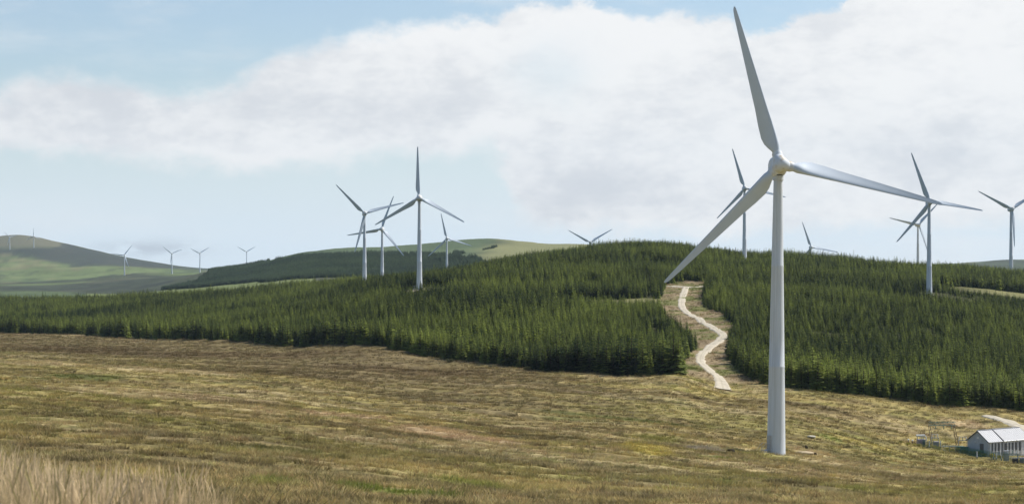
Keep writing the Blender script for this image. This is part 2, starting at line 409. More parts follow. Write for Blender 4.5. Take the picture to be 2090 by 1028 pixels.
# ---------------------------------------------------------------- ground sheet
def build_ground():
    ys = [-80, -50, -30, -18, -10, -5, -2, 0, 2]
    y = 3.0
    while y < 9000:
        ys.append(y); y += max(.35, y * .0078 if y < 1100 else y * .018)
    ys = np.array(ys)
    a = np.concatenate([[-4, -2.5, -1.6, -1.1, -.8, -.6, -.5, -.42, -.36], np.arange(-.31, .3101, .0016), [.36, .42, .5, .6, .8, 1.1, 1.6, 2.5, 4]])
    Yg, Ag = np.meshgrid(ys, a, indexing='ij')
    Xg = Ag * (np.abs(Yg) + 12)
    x, y = Xg.ravel(), Yg.ravel()
    z = height(x, y)
    # sink the bed of the near track a little, so its gravel lies in it
    nr, nc = Yg.shape
    idx = np.arange(nr * nc).reshape(nr, nc)
    quads = np.stack([idx[:-1, :-1], idx[:-1, 1:], idx[1:, 1:], idx[1:, :-1]], -1).reshape(-1, 4)
    me = bpy.data.meshes.new('ground')
    me.vertices.add(len(x)); me.vertices.foreach_set('co', np.stack([x, y, z], 1).astype(np.float32).ravel())
    me.loops.add(quads.size); me.loops.foreach_set('vertex_index', quads.ravel().astype(np.int32))
    me.polygons.add(len(quads)); me.polygons.foreach_set('loop_start', np.arange(0, quads.size, 4, dtype=np.int32))
    me.update(calc_edges=True)
    me.polygons.foreach_set('use_smooth', np.ones(len(quads), bool))
    # vegetation zones
    c = moor_colour(x, y)
    d = np.maximum(y, 3); u = x / d * F + CU; v = HV - F * z / d
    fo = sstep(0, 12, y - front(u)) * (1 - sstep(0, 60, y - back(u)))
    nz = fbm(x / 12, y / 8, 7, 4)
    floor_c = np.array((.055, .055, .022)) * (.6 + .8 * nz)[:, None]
    verge = np.array((.28, .212, .122)) * (.55 + .9 * fbm(x / 5, y / 4, 8, 4))[:, None]
    grn = sstep(.49, .60, fbm(x / 9, y / 9, 19, 3))[:, None] * .7
    verge = verge * (1 - grn) + np.array((.14, .16, .035)) * grn
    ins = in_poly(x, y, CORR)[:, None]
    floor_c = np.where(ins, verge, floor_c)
    for (px, py) in [q for q in PADS if q[1] not in (857,)]:
        w = np.clip(1.6 * ell(x, y, px + 6, py - 4, 16, 14) - .3, 0, 1)[:, None]
        floor_c = floor_c * (1 - w) + np.array((.36, .32, .21)) * w
    for (bu, bv, bd, bw, bh) in ((1315, 611, 600, 62, 15), (2050, 597, 600, 80, 26), (1775, 556, 700, 26, 8)):
        bx, by = hit(bu, bv, bd); w = np.clip(1.5 * ell(x, y, bx, by, bw / F * by, bh), 0, 1)[:, None] * (.5 + .6 * nz)[:, None]
        floor_c = floor_c * (1 - w) + np.array((.25, .235, .10)) * w
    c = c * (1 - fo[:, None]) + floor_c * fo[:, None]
    # far country: pastures, heather and bracken on the hills
    far = sstep(1380, 1700, y - 0 * x) * (y > back(u))
    g1 = fbm(x / 330, y / 420, 101, 5); g2 = fbm(x / 90, y / 160, 111, 4); g3 = fbm(x / 700 + 3, y / 500, 121, 4)
    past = np.array((.15, .19, .075)); rough = np.array((.095, .125, .06)); heath = np.array((.050, .055, .042)); straw = np.array((.24, .21, .115))
    t = sstep(.38, .60, g1)[:, None]; fc = rough * (1 - t) + past * t
    t = sstep(.52, .66, g2)[:, None] * .55; fc = fc * (1 - t) + straw * t
    t = sstep(.48, .60, g3)[:, None] * .75; fc = fc * (1 - t) + heath * t
    fc = fc * (.65 + .7 * fbm(x / 30, y / 60, 131, 3))[:, None]
    t = sstep(.60, .70, fbm(x / 55, y / 240, 135, 3))[:, None] * .7; fc = fc * (1 - t) + np.array((.045, .052, .040)) * t
    # far hill: dark heather band below a brown grassy top
    hb = sstep(4700, 5000, y) * (u < 700)
    wv = v + (fbm(x / 300, y / 300, 141, 4) - .5) * 22
    topline = np.interp(u, [0, 60, 110, 130, 250, 330, 430], [503, 503, 506, 500, 522, 540, 552])
    low = np.interp(u, [0, 60, 150, 250, 330, 430], [512, 520, 545, 562, 570, 575])
    t = (hb * sstep(-3, 3, wv - topline) * (1 - sstep(-5, 8, wv - low)))[:, None]
    fc = fc * (1 - t * .9) + np.array((.055, .062, .052)) * t * .9
    t = (hb * (1 - sstep(-3, 3, wv - topline)) * (u < 125))[:, None]
    fc = fc * (1 - t) + np.array((.155, .15, .095)) * t
    # green pasture shoulder and the straw field right of the wooded hill
    t = (sstep(930, 1010, u + (g2 - .5) * 120 - (520 - v) * 1.5) * sstep(1800, 2100, y) * (y < 3200))[:, None]
    fc = fc * (1 - t) + (np.array((.225, .225, .105)) * (.8 + .4 * g2)[:, None]) * t
    t = ((y > 1900) * (y < 3200) * (u > 440) * (u < 1010) * (1 - sstep(930, 1010, u - (520 - v) * 1.5)))[:, None] * .8
    fc = fc * (1 - t) + (np.array((.105, .145, .072)) * (.6 + .8 * g2)[:, None]) * t
    t = ((y > 1600) * (y < 2150) * (u > 180) * (u < 640))[:, None] * .75
    fc = fc * (1 - t) + (np.array((.19, .22, .075)) * (.75 + .5 * g2)[:, None]) * t
    c = c * (1 - far[:, None]) + fc * far[:, None]
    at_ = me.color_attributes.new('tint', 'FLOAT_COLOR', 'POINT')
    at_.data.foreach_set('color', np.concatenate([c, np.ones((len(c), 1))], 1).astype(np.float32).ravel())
    m = bpy.data.materials.new('moor_ground'); m.use_nodes = True
    nt = m.node_tree; N = nt.nodes; L = nt.links; b = N['Principled BSDF']
    b.inputs['Roughness'].default_value = .95; b.inputs['Specular IOR Level'].default_value = .1
    an = N.new('ShaderNodeAttribute'); an.attribute_name = 'tint'
    geo = N.new('ShaderNodeNewGeometry')
    n = N.new('ShaderNodeTexNoise'); n.inputs['Scale'].default_value = 1.1; n.inputs['Detail'].default_value = 8; n.inputs['Roughness'].default_value = .7
    L.new(geo.outputs['Position'], n.inputs['Vector'])
    mr = N.new('ShaderNodeMapRange'); mr.inputs['From Min'].default_value = .3; mr.inputs['From Max'].default_value = .7; mr.inputs['To Min'].default_value = .5; mr.inputs['To Max'].default_value = 1.3
    L.new(n.outputs['Fac'], mr.inputs['Value'])
    sc = N.new('ShaderNodeVectorMath'); sc.operation = 'SCALE'
    L.new(an.outputs['Color'], sc.inputs[0]); L.new(mr.outputs['Result'], sc.inputs['Scale']); L.new(sc.outputs['Vector'], b.inputs['Base Color'])
    bp = N.new('ShaderNodeBump'); bp.inputs['Strength'].default_value = .9; bp.inputs['Distance'].default_value = .35
    L.new(n.outputs['Fac'], bp.inputs['Height']); L.new(bp.outputs['Normal'], b.inputs['Normal'])
    me.materials.append(m)
    o = link(bpy.data.objects.new('ground', me)); o['kind'] = 'structure'
    o['label'] = 'brown and olive moorland falling to a valley with hills beyond'
    return o
build_ground()

# ---------------------------------------------------------------- gravel tracks
def spline(pts, n=10):
    pts = np.asarray(pts); out = []
    e = np.vstack([2 * pts[0] - pts[1], pts, 2 * pts[-1] - pts[-2]])
    for i in range(1, len(e) - 2):
        for t in np.linspace(0, 1, n, endpoint=False):
            p0, p1, p2, p3 = e[i - 1:i + 3]
            out.append(.5 * (2 * p1 + (p2 - p0) * t + (2 * p0 - 5 * p1 + 4 * p2 - p3) * t * t + (3 * p1 - p0 - 3 * p2 + p3) * t ** 3))
    out.append(pts[-1]); return np.array(out)

def ribbon(name, pts, width, lift, label):
    c = spline(pts, 14)
    tan = np.gradient(c, axis=0); tan /= np.linalg.norm(tan, axis=1)[:, None] + 1e-9
    nor = np.stack([-tan[:, 1], tan[:, 0]], 1)
    w = np.interp(np.linspace(0, 1, len(c)), np.linspace(0, 1, len(width)), width)
    ks = np.linspace(-1, 1, 9)
    V, ac = [], []
    for i in range(len(c)):
        for k in ks:
            jit = (vnoise(np.array([i * .7]), np.array([k * 3.1]), 3)[0] - .5) * .5 * (abs(k) > .9)
            p = c[i] + nor[i] * (k * w[i] / 2 + jit); V.append(p); ac.append(k)
    V = np.array(V); z = height(V[:, 0], V[:, 1]) + lift
    # cambered: sides dip into the ground
    z -= np.where(np.abs(np.array(ac)) > .99, lift * 1.6, 0)
    nk = len(ks)
    fs = [(i * nk + k, i * nk + k + 1, (i + 1) * nk + k + 1, (i + 1) * nk + k) for i in range(len(c) - 1) for k in range(nk - 1)]
    me = bpy.data.meshes.new(name)
    me.from_pydata([(p[0], p[1], q) for p, q in zip(V, z)], [], fs); me.update()
    at_ = me.attributes.new('across', 'FLOAT', 'POINT'); at_.data.foreach_set('value', np.array(ac, np.float32))
    me.materials.append(M_road)
    me.polygons.foreach_set('use_smooth', [True] * len(fs))
    o = link(bpy.data.objects.new(name, me)); tag(o, label, None, None, 'structure')
    return o
ribbon('gravel_track', ROAD, [4.8, 3.6, 3.0, 3.0, 3.1, 3.1, 3.2, 3.2, 3.2, 3.2], .22, 'pale gravel track winding up through the gap in the forest')
xt = ROAD[-1]
ribbon('gravel_spur', arr([(xt[0] - 9, xt[1] + 2), (xt[0] - 3, xt[1] + 1.2), (xt[0] + 3, xt[1] + 1.0), (xt[0] + 9, xt[1] + 3)]), [2.4, 2.6, 2.2], .24, 'short gravel spur across the upper end of the track')
ribbon('access_road', ROAD2, [2.0, 3.4, 4.6, 5.2, 5.6], .25, 'pale access road curving behind the substation at the right edge')

# ---------------------------------------------------------------- spruces
def spruce_meshes(seed, H=8.0, whorls=19, spread=.21, full=1.0):
    r = random.Random(seed)
    cv, cf = [], []
    def spray(base, dirv, ln, wd, droop, roll):
        d = Vector(dirv).normalized(); s = d.cross(Vector((0, 0, 1)))
        if s.length < 1e-3: s = Vector((1, 0, 0))
        s.normalize(); up = s.cross(d)
        s = s * math.cos(roll) + up * math.sin(roll)
        b = Vector(base); n = len(cv)
        mid = b + d * ln * .5 + Vector((0, 0, -droop * .25 * ln)); tip = b + d * ln + Vector((0, 0, -droop * ln * .55))
        cv.extend([tuple(b), tuple(mid + s * wd), tuple(tip), tuple(mid - s * wd)])
        cf.append((n, n + 1, n + 2)); cf.append((n, n + 2, n + 3))
    for k in range(whorls):
        t = (k + r.uniform(-.3, .3)) / whorls
        t = min(max(t, .015), .97)
        z = H * (.03 + .95 * t)
        rad = H * spread * (1 - t) ** .82 * r.uniform(.86, 1.12) + .10
        if t < .12: rad *= .85 + t
        nb = max(4, int((9 - 4 * t) * full))
        off = r.uniform(0, 6.28)
        for i in range(nb):
            az = off + 6.283 * i / nb + r.uniform(-.3, .3)
            ln = rad * r.uniform(.72, 1.12)
            rise = .32 * t + r.uniform(-.1, .15)
            dv = Vector((math.cos(az), math.sin(az), rise))
            zz = z + r.uniform(-.12, .12)
            dr = .55 * (1 - t) + r.uniform(-.1, .15)
            base = Vector((0, 0, zz)) + dv * .06
            spray(base, dv, ln, ln * .23 + .05, dr, r.uniform(-.5, .5))
            for sd in (-1, 1):
                for f in (.38, .66):
                    a2 = az + sd * r.uniform(.5, .85)
                    bb = base + dv.normalized() * ln * f + Vector((0, 0, -dr * ln * f * .45))
                    l2 = ln * (1.02 - f) * r.uniform(.7, 1.0)
                    spray(bb, (math.cos(a2), math.sin(a2), rise - .1), l2, l2 * .28 + .03, dr + .1, r.uniform(-.7, .7))
    for i in range(5):   # leader
        az = i * 1.26
        spray((0, 0, H * .93), (math.cos(az) * .22, math.sin(az) * .22, 1), H * .085, .06, 0, 0)
    crown = bpy.data.meshes.new('spruce_crown'); crown.from_pydata(cv, [], cf); crown.update(); crown.materials.append(M_needle)
    b = MB(); b.tube((0, 0, -.3), (0, 0, H * .5), .13, .075, 7); b.tube((0, 0, H * .5), (0, 0, H * .97), .075, .012, 6)
    trunk = b.mesh('spruce_trunk', M_trunk, True)
    return crown, trunk
VAR = [spruce_meshes(11, 8, 17, .215), spruce_meshes(12, 8, 16, .245), spruce_meshes(13, 8, 18, .19), spruce_meshes(14, 8, 15, .27), spruce_meshes(15, 8, 17, .225), spruce_meshes(16, 8, 14, .20, .8)]

def joined(name, c, t, needle=None):
    v = [tuple(p.co) for p in c.vertices]; n = len(v)
    f = [tuple(p.vertices) for p in c.polygons]; nf = len(f)
    v += [tuple(p.co) for p in t.vertices]; f += [tuple(i + n for i in p.vertices) for p in t.polygons]
    me = bpy.data.meshes.new(name); me.from_pydata(v, [], f); me.update()
    me.materials.append(needle or M_needle); me.materials.append(M_trunk)
    mi = np.zeros(len(f), np.int32); mi[nf:] = 1
    me.polygons.foreach_set('material_index', mi)
    return me

def scatter(name, src, pos, rot, scl, vid, tint=None, label=None):
    """one mass object whose copies of the sources stand on given points"""
    me = bpy.data.meshes.new(name)
    n = len(pos)
    me.vertices.add(n); me.vertices.foreach_set('co', np.asarray(pos, np.float32).ravel())
    def A(nm, ty, data, key):
        a = me.attributes.new(nm, ty, 'POINT'); a.data.foreach_set(key, data)
    A('rot', 'FLOAT_VECTOR', np.asarray(rot, np.float32).ravel(), 'vector')
    A('scl', 'FLOAT_VECTOR', np.asarray(scl, np.float32).ravel(), 'vector')
    A('vid', 'INT', np.asarray(vid, np.int32), 'value')
    if tint is not None:
        A('tint', 'FLOAT_COLOR', np.concatenate([tint, np.ones((n, 1))], 1).astype(np.float32).ravel(), 'color')
    o = link(bpy.data.objects.new(name, me))
    ng = bpy.data.node_groups.new(name + '_nodes', 'GeometryNodeTree')
    ng.interface.new_socket('Geometry', in_out='INPUT', socket_type='NodeSocketGeometry')
    ng.interface.new_socket('Geometry', in_out='OUTPUT', socket_type='NodeSocketGeometry')
    N, L = ng.nodes, ng.links
    gi = N.new('NodeGroupInput'); go = N.new('NodeGroupOutput')
    jn = N.new('GeometryNodeJoinGeometry')
    for me_s in reversed(src):
        so = bpy.data.objects.new(me_s.name, me_s)
        oi = N.new('GeometryNodeObjectInfo'); oi.inputs['Object'].default_value = so; oi.inputs['As Instance'].default_value = False
        g2i = N.new('GeometryNodeGeometryToInstance')
        L.new(oi.outputs['Geometry'], g2i.inputs[0]); L.new(g2i.outputs[0], jn.inputs[0])
    ip = N.new('GeometryNodeInstanceOnPoints'); ip.inputs['Pick Instance'].default_value = True
    def NA(nm, ty):
        k = N.new('GeometryNodeInputNamedAttribute'); k.data_type = ty; k.inputs['Name'].default_value = nm; return k.outputs['Attribute']
    e2r = N.new('FunctionNodeEulerToRotation')
    L.new(NA('rot', 'FLOAT_VECTOR'), e2r.inputs[0])
    L.new(gi.outputs[0], ip.inputs['Points']); L.new(jn.outputs[0], ip.inputs['Instance'])
    L.new(NA('vid', 'INT'), ip.inputs['Instance Index']); L.new(e2r.outputs[0], ip.inputs['Rotation']); L.new(NA('scl', 'FLOAT_VECTOR'), ip.inputs['Scale'])
    L.new(ip.outputs[0], go.inputs[0])
    md = o.modifiers.new('scatter', 'NODES'); md.node_group = ng
    o['kind'] = 'stuff'
    if label: o['label'] = label
    return o

def stand_height(x, y):
    s = fbm(x / 60, y / 60, 201, 3)
    return 3.6 + 2.3 * np.clip((s - .25) / .5, 0, 1)

def forest_points():
    sp = 1.62
    out = []
    ys = np.arange(440, 1620, sp)
    for i, y in enumerate(ys):
        w = .36 * y
        xs = np.arange(-w, w, sp) + (i % 2) * sp / 2
        out.append(np.stack([xs, np.full(len(xs), y)], 1))
    p = np.concatenate(out); p += rng.uniform(-.8, .8, p.shape)
    x, y = p[:, 0], p[:, 1]; u = x / y * F + CU
    wob = (fbm(x / 15, y / 15, 77, 2) - .5) * 9
    k = (y > front(u) + wob) & (y < back(u)) & ~in_poly(x, y, CORR)
    # firebreak with a pale line, left of the track, and a ride on the right
    fx, fy = hit(1320, 611, 600)
    w1 = sstep(1100, 1200, u) * (1 - sstep(1368, 1376, u)); brk1 = (y - (fy - 14) - (x - fx) * .05)
    k &= ~(np.abs(brk1) < 19 * w1)
    rx, ry = hit(2050, 594, 600)
    w2 = sstep(1905, 1990, u); brk2 = y - 914 + (fbm(x / 20, y / 20, 311, 2) - .5) * 8
    k &= ~(np.abs(brk2) < 25 * w2)
    qx, qy = hit(1775, 556, 700)
    w3 = sstep(1700, 1745, u) * (1 - sstep(1800, 1840, u)); brk3 = y - qy + 8 - (x - qx) * -.1
    k &= ~(np.abs(brk3) < 13 * w3)
    global tallband, lowband
    lowband = (brk2 < 0) & (brk2 > -85) & (w2 > .05)
    tallband = ((brk1 > 0) & (brk1 < 19 + 9) & (w1 > .1)) | ((brk2 > 0) & (brk2 < 25 + 10) & (w2 > .1)) | ((brk3 > 0) & (brk3 < 13 + 6) & (w3 > .1))
    for (px, py) in PADS:
        k &= ((x - px - 4) / 13) ** 2 + ((y - py + 14) / 28) ** 2 > 1
    # thin random gaps
    k &= fbm(x / 7, y / 11, 303, 3) < .635
    tallband = tallband[k]; lowband = lowband[k]
    return p[k]
FP = forest_points()
fx_, fy_ = FP[:, 0], FP[:, 1]
fz_ = height(fx_, fy_)
fh_ = stand_height(fx_, fy_) * np.clip(rng.normal(.95, .25, len(FP)), .4, 1.6)
fu_ = fx_ / fy_ * F + CU
edge_ = fy_ - front(fu_)
fh_ *= 1 + .55 * np.exp(-np.clip(edge_, 0, None) / 16.)
fh_ *= np.where(tallband, 1.35, 1.0) * np.where(lowband, .45, 1.0)
fvid_ = rng.integers(0, len(VAR), len(FP))
fw_ = rng.uniform(.8, 1.15, len(FP)) * (1 + .3 * np.exp(-np.clip(edge_, 0, None) / 12.))
frz_ = rng.uniform(0, 6.283, len(FP))
inframe = (fu_ > -5) & (fu_ < 2095)
order = np.argsort(np.where(inframe, fy_, 1e9))
near = order[:300]
mask = np.ones(len(FP), bool); mask[near] = False
scatter('forest', [joined('spruce', c, t) for c, t in VAR], np.stack([fx_, fy_, fz_ - .05], 1)[mask],
        np.stack([np.zeros(len(FP)), np.zeros(len(FP)), frz_], 1)[mask],
        np.stack([fh_ / 8 * fw_, fh_ / 8 * fw_, fh_ / 8], 1)[mask], fvid_[mask],
        label='dense green spruce plantation covering the hill behind its nearest trees')

def near_trees():
    med = np.median(fh_[near])
    for i in near:
        x, y, u, h = fx_[i], fy_[i], fu_[i], fh_[i]
        left = u < 1460
        if left:
            place = 'just left of the gravel track' if u > 1340 else ('at mid length' if u > 1200 else 'behind the small grey shrub')
            side = 'left forest block'
        else:
            if u < 1560: place = 'between the gravel track and largest tower'
            elif u < 1612: place = 'right behind the largest turbine tower'
            elif u < 1740: place = 'just right of the largest turbine tower'
            elif u < 1880: place = 'midway between largest tower and substation'
            elif u < 1985: place = 'above the steel gantry'
            else: place = 'above the substation roofs'
            side = 'right forest block'
        e = y - front(u)
        row = 'front row' if e < 3 else ('second row' if e < 6 else 'deeper rows')
        sz = 'tall' if h > med * 1.12 else ('short' if h < med * .9 else ('broad' if fw_[i] > 1.1 else 'slim'))
        lb = f'{sz} dark spruce, {row}, {place}'
        if left and 1200 < u <= 1340: lb = f'{sz} dark spruce, {row}, along the middle of the left forest edge'
        t = empty('spruce_tree', (x, y, fz_[i] - .05), frz_[i])
        s = h / 8; t.scale = (s * fw_[i], s * fw_[i], s)
        tag(t, lb, 'tree', f'spruces along the near edge of the {side}')
        c, k = VAR[fvid_[i]]
        link(bpy.data.objects.new('crown', c), t); link(bpy.data.objects.new('trunk', k), t)
near_trees()

# far wooded slope of the middle hill
def far_wood():
    n = 80000
    u = rng.uniform(330, 1015, n); y = rng.uniform(1700, 2680, n)
    x = (u - CU) / F * y
    z = height(x, y); v = HV - F * z / y
    wob = (fbm(x / 60, y / 90, 401, 3) - .5)
    k = np.zeros(n, bool)
    lo = np.interp(u, [340, 400, 500, 600, 760, 860, 1000], [592, 588, 580, 572, 566, 560, 552])
    hi = np.interp(u, [340, 400, 430, 500, 560, 600, 640, 740, 850, 930, 1000], [588, 574, 551, 543, 531, 523, 520, 515, 514, 520, 535])
    k |= (v < lo + wob * 12) & (v > hi + wob * 26)
    k |= (np.abs(u - 495 + wob * 18) < 16) & (v > 536) & (v < 556)
    k |= (np.abs(v - np.interp(u, [950, 1030], [518, 500]) + wob * 6) < 1.2) & (u > 985) & (u < 1033)
    k |= (wob > .22) & (u > 520) & (u < 940) & (v > hi - 22)
    k &= (v - hi > rng.exponential(6, n) * (u > 620)) | (np.abs(u - 495) < 20) | (u > 925)
    x, y, z = x[k], y[k], z[k]; m = len(x)
    h = rng.uniform(2.6, 5.6, m) * np.where(u[k] > 975, .6, 1)
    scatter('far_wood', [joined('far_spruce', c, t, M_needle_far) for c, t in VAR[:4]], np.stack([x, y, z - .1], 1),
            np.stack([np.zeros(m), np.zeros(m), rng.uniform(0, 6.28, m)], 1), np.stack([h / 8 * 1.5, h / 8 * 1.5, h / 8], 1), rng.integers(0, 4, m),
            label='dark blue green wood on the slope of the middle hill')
far_wood()

# ---------------------------------------------------------------- turbine
def blade_mesh():
    L_ = 23.5
    st = [(.7, 1.02, 1.0, 0), (1.6, 1.0, 1.0, 0), (2.0, 1.2, .78, .18), (2.6, 1.8, .48, .55), (3.4, 2.35, .34, .88), (4.3, 2.52, .29, 1), (6.2, 2.30, .25, 1), (8.5, 1.90, .23, 1), (11, 1.64, .21, 1),
          (14, 1.35, .19, 1), (17, 1.08, .18, 1), (20, .82, .17, 1), (22, .64, .16, 1), (23, .48, .15, 1), (23.4, .26, .15, 1), (23.5, .10, .15, 1)]
    n = 28; vs = []
    for r, ch, th, af in st:
        tw = R(np.interp(r, [0, 3, 6, 12, 18, 23.5], [40, 39, 33, 24, 16, 11]))
        for i in range(n):
            t = 2 * math.pi * i / n
            # airfoil: x along chord (LE at +), y thickness, camber
            cx = .5 + .5 * math.cos(t)                  # 1 at LE .. 0 at TE
            xx = 1 - cx
            yt = th * 5 * (.2969 * math.sqrt(max(xx, 0)) - .126 * xx - .3516 * xx ** 2 + .2843 * xx ** 3 - .1036 * xx ** 4)
            camb = .045 * 4 * xx * (1 - xx)
            ya = (yt if math.sin(t) >= 0 else -yt) + camb
            # circle section for the root
            xc, yc = .5 * math.cos(t) * 1.0, .5 * math.sin(t)
            px = (cx - .72) * ch * af + xc * ch * (1 - af)
            py = ya * ch * af + yc * ch * (1 - af)
            x = px * math.cos(tw) + py * math.sin(tw)
            y = -px * math.sin(tw) + py * math.cos(tw)
            # straight leading edge line
            vs.append((x, y, r))
    fs = []
    for k in range(len(st) - 1):
        for i in range(n):
            fs.append((k * n + i, k * n + (i + 1) % n, (k + 1) * n + (i + 1) % n, (k + 1) * n + i))
    fs += [tuple(range(n - 1, -1, -1)), tuple(range((len(st) - 1) * n, len(st) * n))]
    me = bpy.data.meshes.new('blade'); me.from_pydata(vs, [], fs); me.update()
    me.materials.append(M_blade)
    me.polygons.foreach_set('use_smooth', [True] * len(fs)); me.set_sharp_from_angle(angle=R(60))
    return me

def rounded_nacelle():
    # lofted superellipse body behind the rotor, axis along +y
    st = [(1.25, .95, .95, 0), (1.6, 1.12, 1.15, .05), (2.6, 1.22, 1.30, .1), (4.5, 1.25, 1.38, .12), (6.8, 1.18, 1.30, .15), (8.2, 1.0, 1.05, .2), (8.6, .75, .8, .2)]
    n = 24; vs = []
    for y, w, h, dz in st:
        for i in range(n):
            t = 2 * math.pi * i / n; c, s = math.cos(t), math.sin(t)
            vs.append((w * math.copysign(abs(c) ** .55, c), y - 3.4, h * math.copysign(abs(s) ** .55, s) + dz))
    fs = []
    for k in range(len(st) - 1):
        for i in range(n): fs.append((k * n + (i + 1) % n, k * n + i, (k + 1) * n + i, (k + 1) * n + (i + 1) % n))
    fs += [tuple(range(n)), tuple(range(len(st) * n - 1, (len(st) - 1) * n - 1, -1))]
    me = bpy.data.meshes.new('nacelle'); me.from_pydata(vs, [], fs); me.update(); me.materials.append(M_white)
    me.polygons.foreach_set('use_smooth', [True] * len(fs)); me.set_sharp_from_angle(angle=R(50))
    return me

TH = 39.9  # tower top
def tower_mesh():
    b = MB()
    prof = [(1.46, 0.0), (1.46, .18), (1.36, .20)]
    for z in (0.3, 4, 8, 12.6): prof.append((1.335 - .70 * z / TH, z))
    zz = 12.7
    prof += [(1.335 - .70 * zz / TH + .018, 12.70), (1.335 - .70 * zz / TH + .018, 12.86), (1.335 - .70 * 12.9 / TH, 12.9)]
    for z in (17, 22, 26.9): prof.append((1.335 - .70 * z / TH, z))
    zz = 27
    prof += [(1.335 - .70 * zz / TH + .018, 27.0), (1.335 - .70 * zz / TH + .018, 27.14), (1.335 - .70 * 27.2 / TH, 27.2)]
    for z in (32, 36, 39.2): prof.append((1.335 - .70 * z / TH, z))
    prof += [(.80, 39.25), (.80, TH)]
    b.lathe(prof, 48)
    me = b.mesh('tower', M_tower, True); me.set_sharp_from_angle(angle=R(35))
    return me
def spinner_mesh():
    n = 48; vs, fs = [], []
    prof = [(1.12, .80, .04), (1.26, .66, .10), (1.33, .2, .17), (1.31, -.35, .17), (1.20, -.85, .13), (.98, -1.28, .09), (.68, -1.58, .05), (.34, -1.74, .02), (.02, -1.79, 0)]
    for r, y, tri in prof:
        for i in range(n):
            t = 2 * math.pi * i / n          # 0 at the first blade
            rr = r * (1 + tri * math.cos(3 * t))
            vs.append((rr * math.sin(t), y, rr * math.cos(t)))
    for k in range(len(prof) - 1):
        for i in range(n): fs.append((k * n + i, k * n + (i + 1) % n, (k + 1) * n + (i + 1) % n, (k + 1) * n + i))
    fs += [tuple(range(n - 1, -1, -1)), tuple(range((len(prof) - 1) * n, len(prof) * n))]
    b = MB(); b.add(vs, fs)
    for k in range(3):
        t = 2 * math.pi * k / 3
        d = Vector((math.sin(t), 0, math.cos(t)))
        b.lathe([(.78, .8), (.74, 1.58), (.66, 1.72), (.66, 1.80), (.60, 1.82), (.60, 1.98), (.54, 2.0)], 28, axis=d)
    me = b.mesh('rotor_hub', M_hub, True); me.set_sharp_from_angle(angle=R(42))
    return me
ME_T, ME_N, ME_S, ME_B = tower_mesh(), rounded_nacelle(), spinner_mesh(), blade_mesh()
def door_mesh():
    b = MB(); b.box((1.30, 0, 2.05), (.16, .85, 2.0)); return b.mesh('door', M_steel)
def vane_mesh():
    b = MB(); b.tube((0, 4.4, 1.4), (0, 4.4, 2.5), .03, .02, 6); b.box((0, 4.4, 2.5), (.5, .04, .04)); b.lathe([(.05, 0), (.09, .08), (.02, .14)], 8, (.25, 4.4, 2.5)); b.box((-.25, 4.45, 2.58), (.02, .28, .14)); return b.mesh('wind_vane', M_steel)
def slab_mesh():
    b = MB(); b.lathe([(2.35, -1.2), (2.35, .02), (2.2, .10), (1.40, .10)], 36); return b.mesh('foundation', M_conc)
def steps_mesh():
    b = MB()
    b.box((1.85, 0, 1.0), (.9, 1.0, .06))
    for k in range(5): b.box((2.42 + .24 * k, 0, .82 - .19 * k), (.26, .9, .05))
    for s_ in (-1, 1):
        b.tube((2.3, s_ * .47, .92), (3.5, s_ * .47, -.05), .04, n=4)
        b.tube((2.25, s_ * .47, 2.0), (3.45, s_ * .47, .95), .025, n=6); b.tube((1.45, s_ * .47, 2.0), (2.25, s_ * .47, 2.0), .025, n=6)
        for x, z0, z1 in ((1.5, -.2, 2.0), (2.25, -.2, 2.0), (3.45, -.2, .95)): b.tube((x, s_ * .47, z0), (x, s_ * .47, z1), .03, n=6)
    return b.mesh('access_steps', M_steel)
ME_ST = steps_mesh()
ME_D, ME_V, ME_F = door_mesh(), vane_mesh(), slab_mesh()

def wind_turbine(u, d, hv, ph, yaw, label, group, first=False):
    x, y = at(u, d)
    hubz = (HV - hv) / F * d
    base = hubz - SCALE_HUB
    g = hz(x, y)
    t = empty('wind_turbine', (x, y, base))
    tag(t, label, 'wind turbine', group)
    tw = link(bpy.data.objects.new('tower', ME_T), t)
    if base > g - .3:      # carry the tower down to the ground where the survey is a little off
        t.location.z = g - .25; k = (hubz - 1.3 - (g - .25)) / TH
        tw.scale = (1, 1, k); hh = hubz - (g - .25)
    else: hh = SCALE_HUB
    dr = link(bpy.data.objects.new('door', ME_D), tw); dr.rotation_euler = (0, 0, R(212))
    stp = link(bpy.data.objects.new('access_steps', ME_ST), t); stp.rotation_euler = (0, 0, R(212))
    link(bpy.data.objects.new('foundation', ME_F), t)
    n = link(bpy.data.objects.new('nacelle', ME_N), t); n.location = (0, 0, hh); n.rotation_euler = (R(-4), 0, R(yaw))
    link(bpy.data.objects.new('wind_vane', ME_V), n)
    rot = Matrix.Rotation(R(yaw), 4, 'Z') @ Matrix.Rotation(R(-4), 4, 'X')
    hub = Matrix.Translation((0, 0, hh)) @ rot @ Matrix.Translation((0, -3.0, 0))
    s = link(bpy.data.objects.new('rotor_hub', ME_S), t); s.matrix_local = hub @ Matrix.Rotation(R(ph), 4, 'Y')
    for k in range(3):
        b = link(bpy.data.objects.new('blade', ME_B), t)
        b.matrix_local = hub @ Matrix.Rotation(R(ph + 120 * k), 4, 'Y')
    return t
for i, (u, d, hv, ph, yaw, lb) in enumerate(TURB):
    g = None if i == 0 else ('wind turbines around the forest hill' if i < 11 else 'far wind turbines in the valley and on the hill')
    w = wind_turbine(u, d, hv, ph, yaw, lb, g or 'wind turbines around the forest hill')
    if i == 0: w.rotation_euler = (0, R(.42), 0); MAIN = w

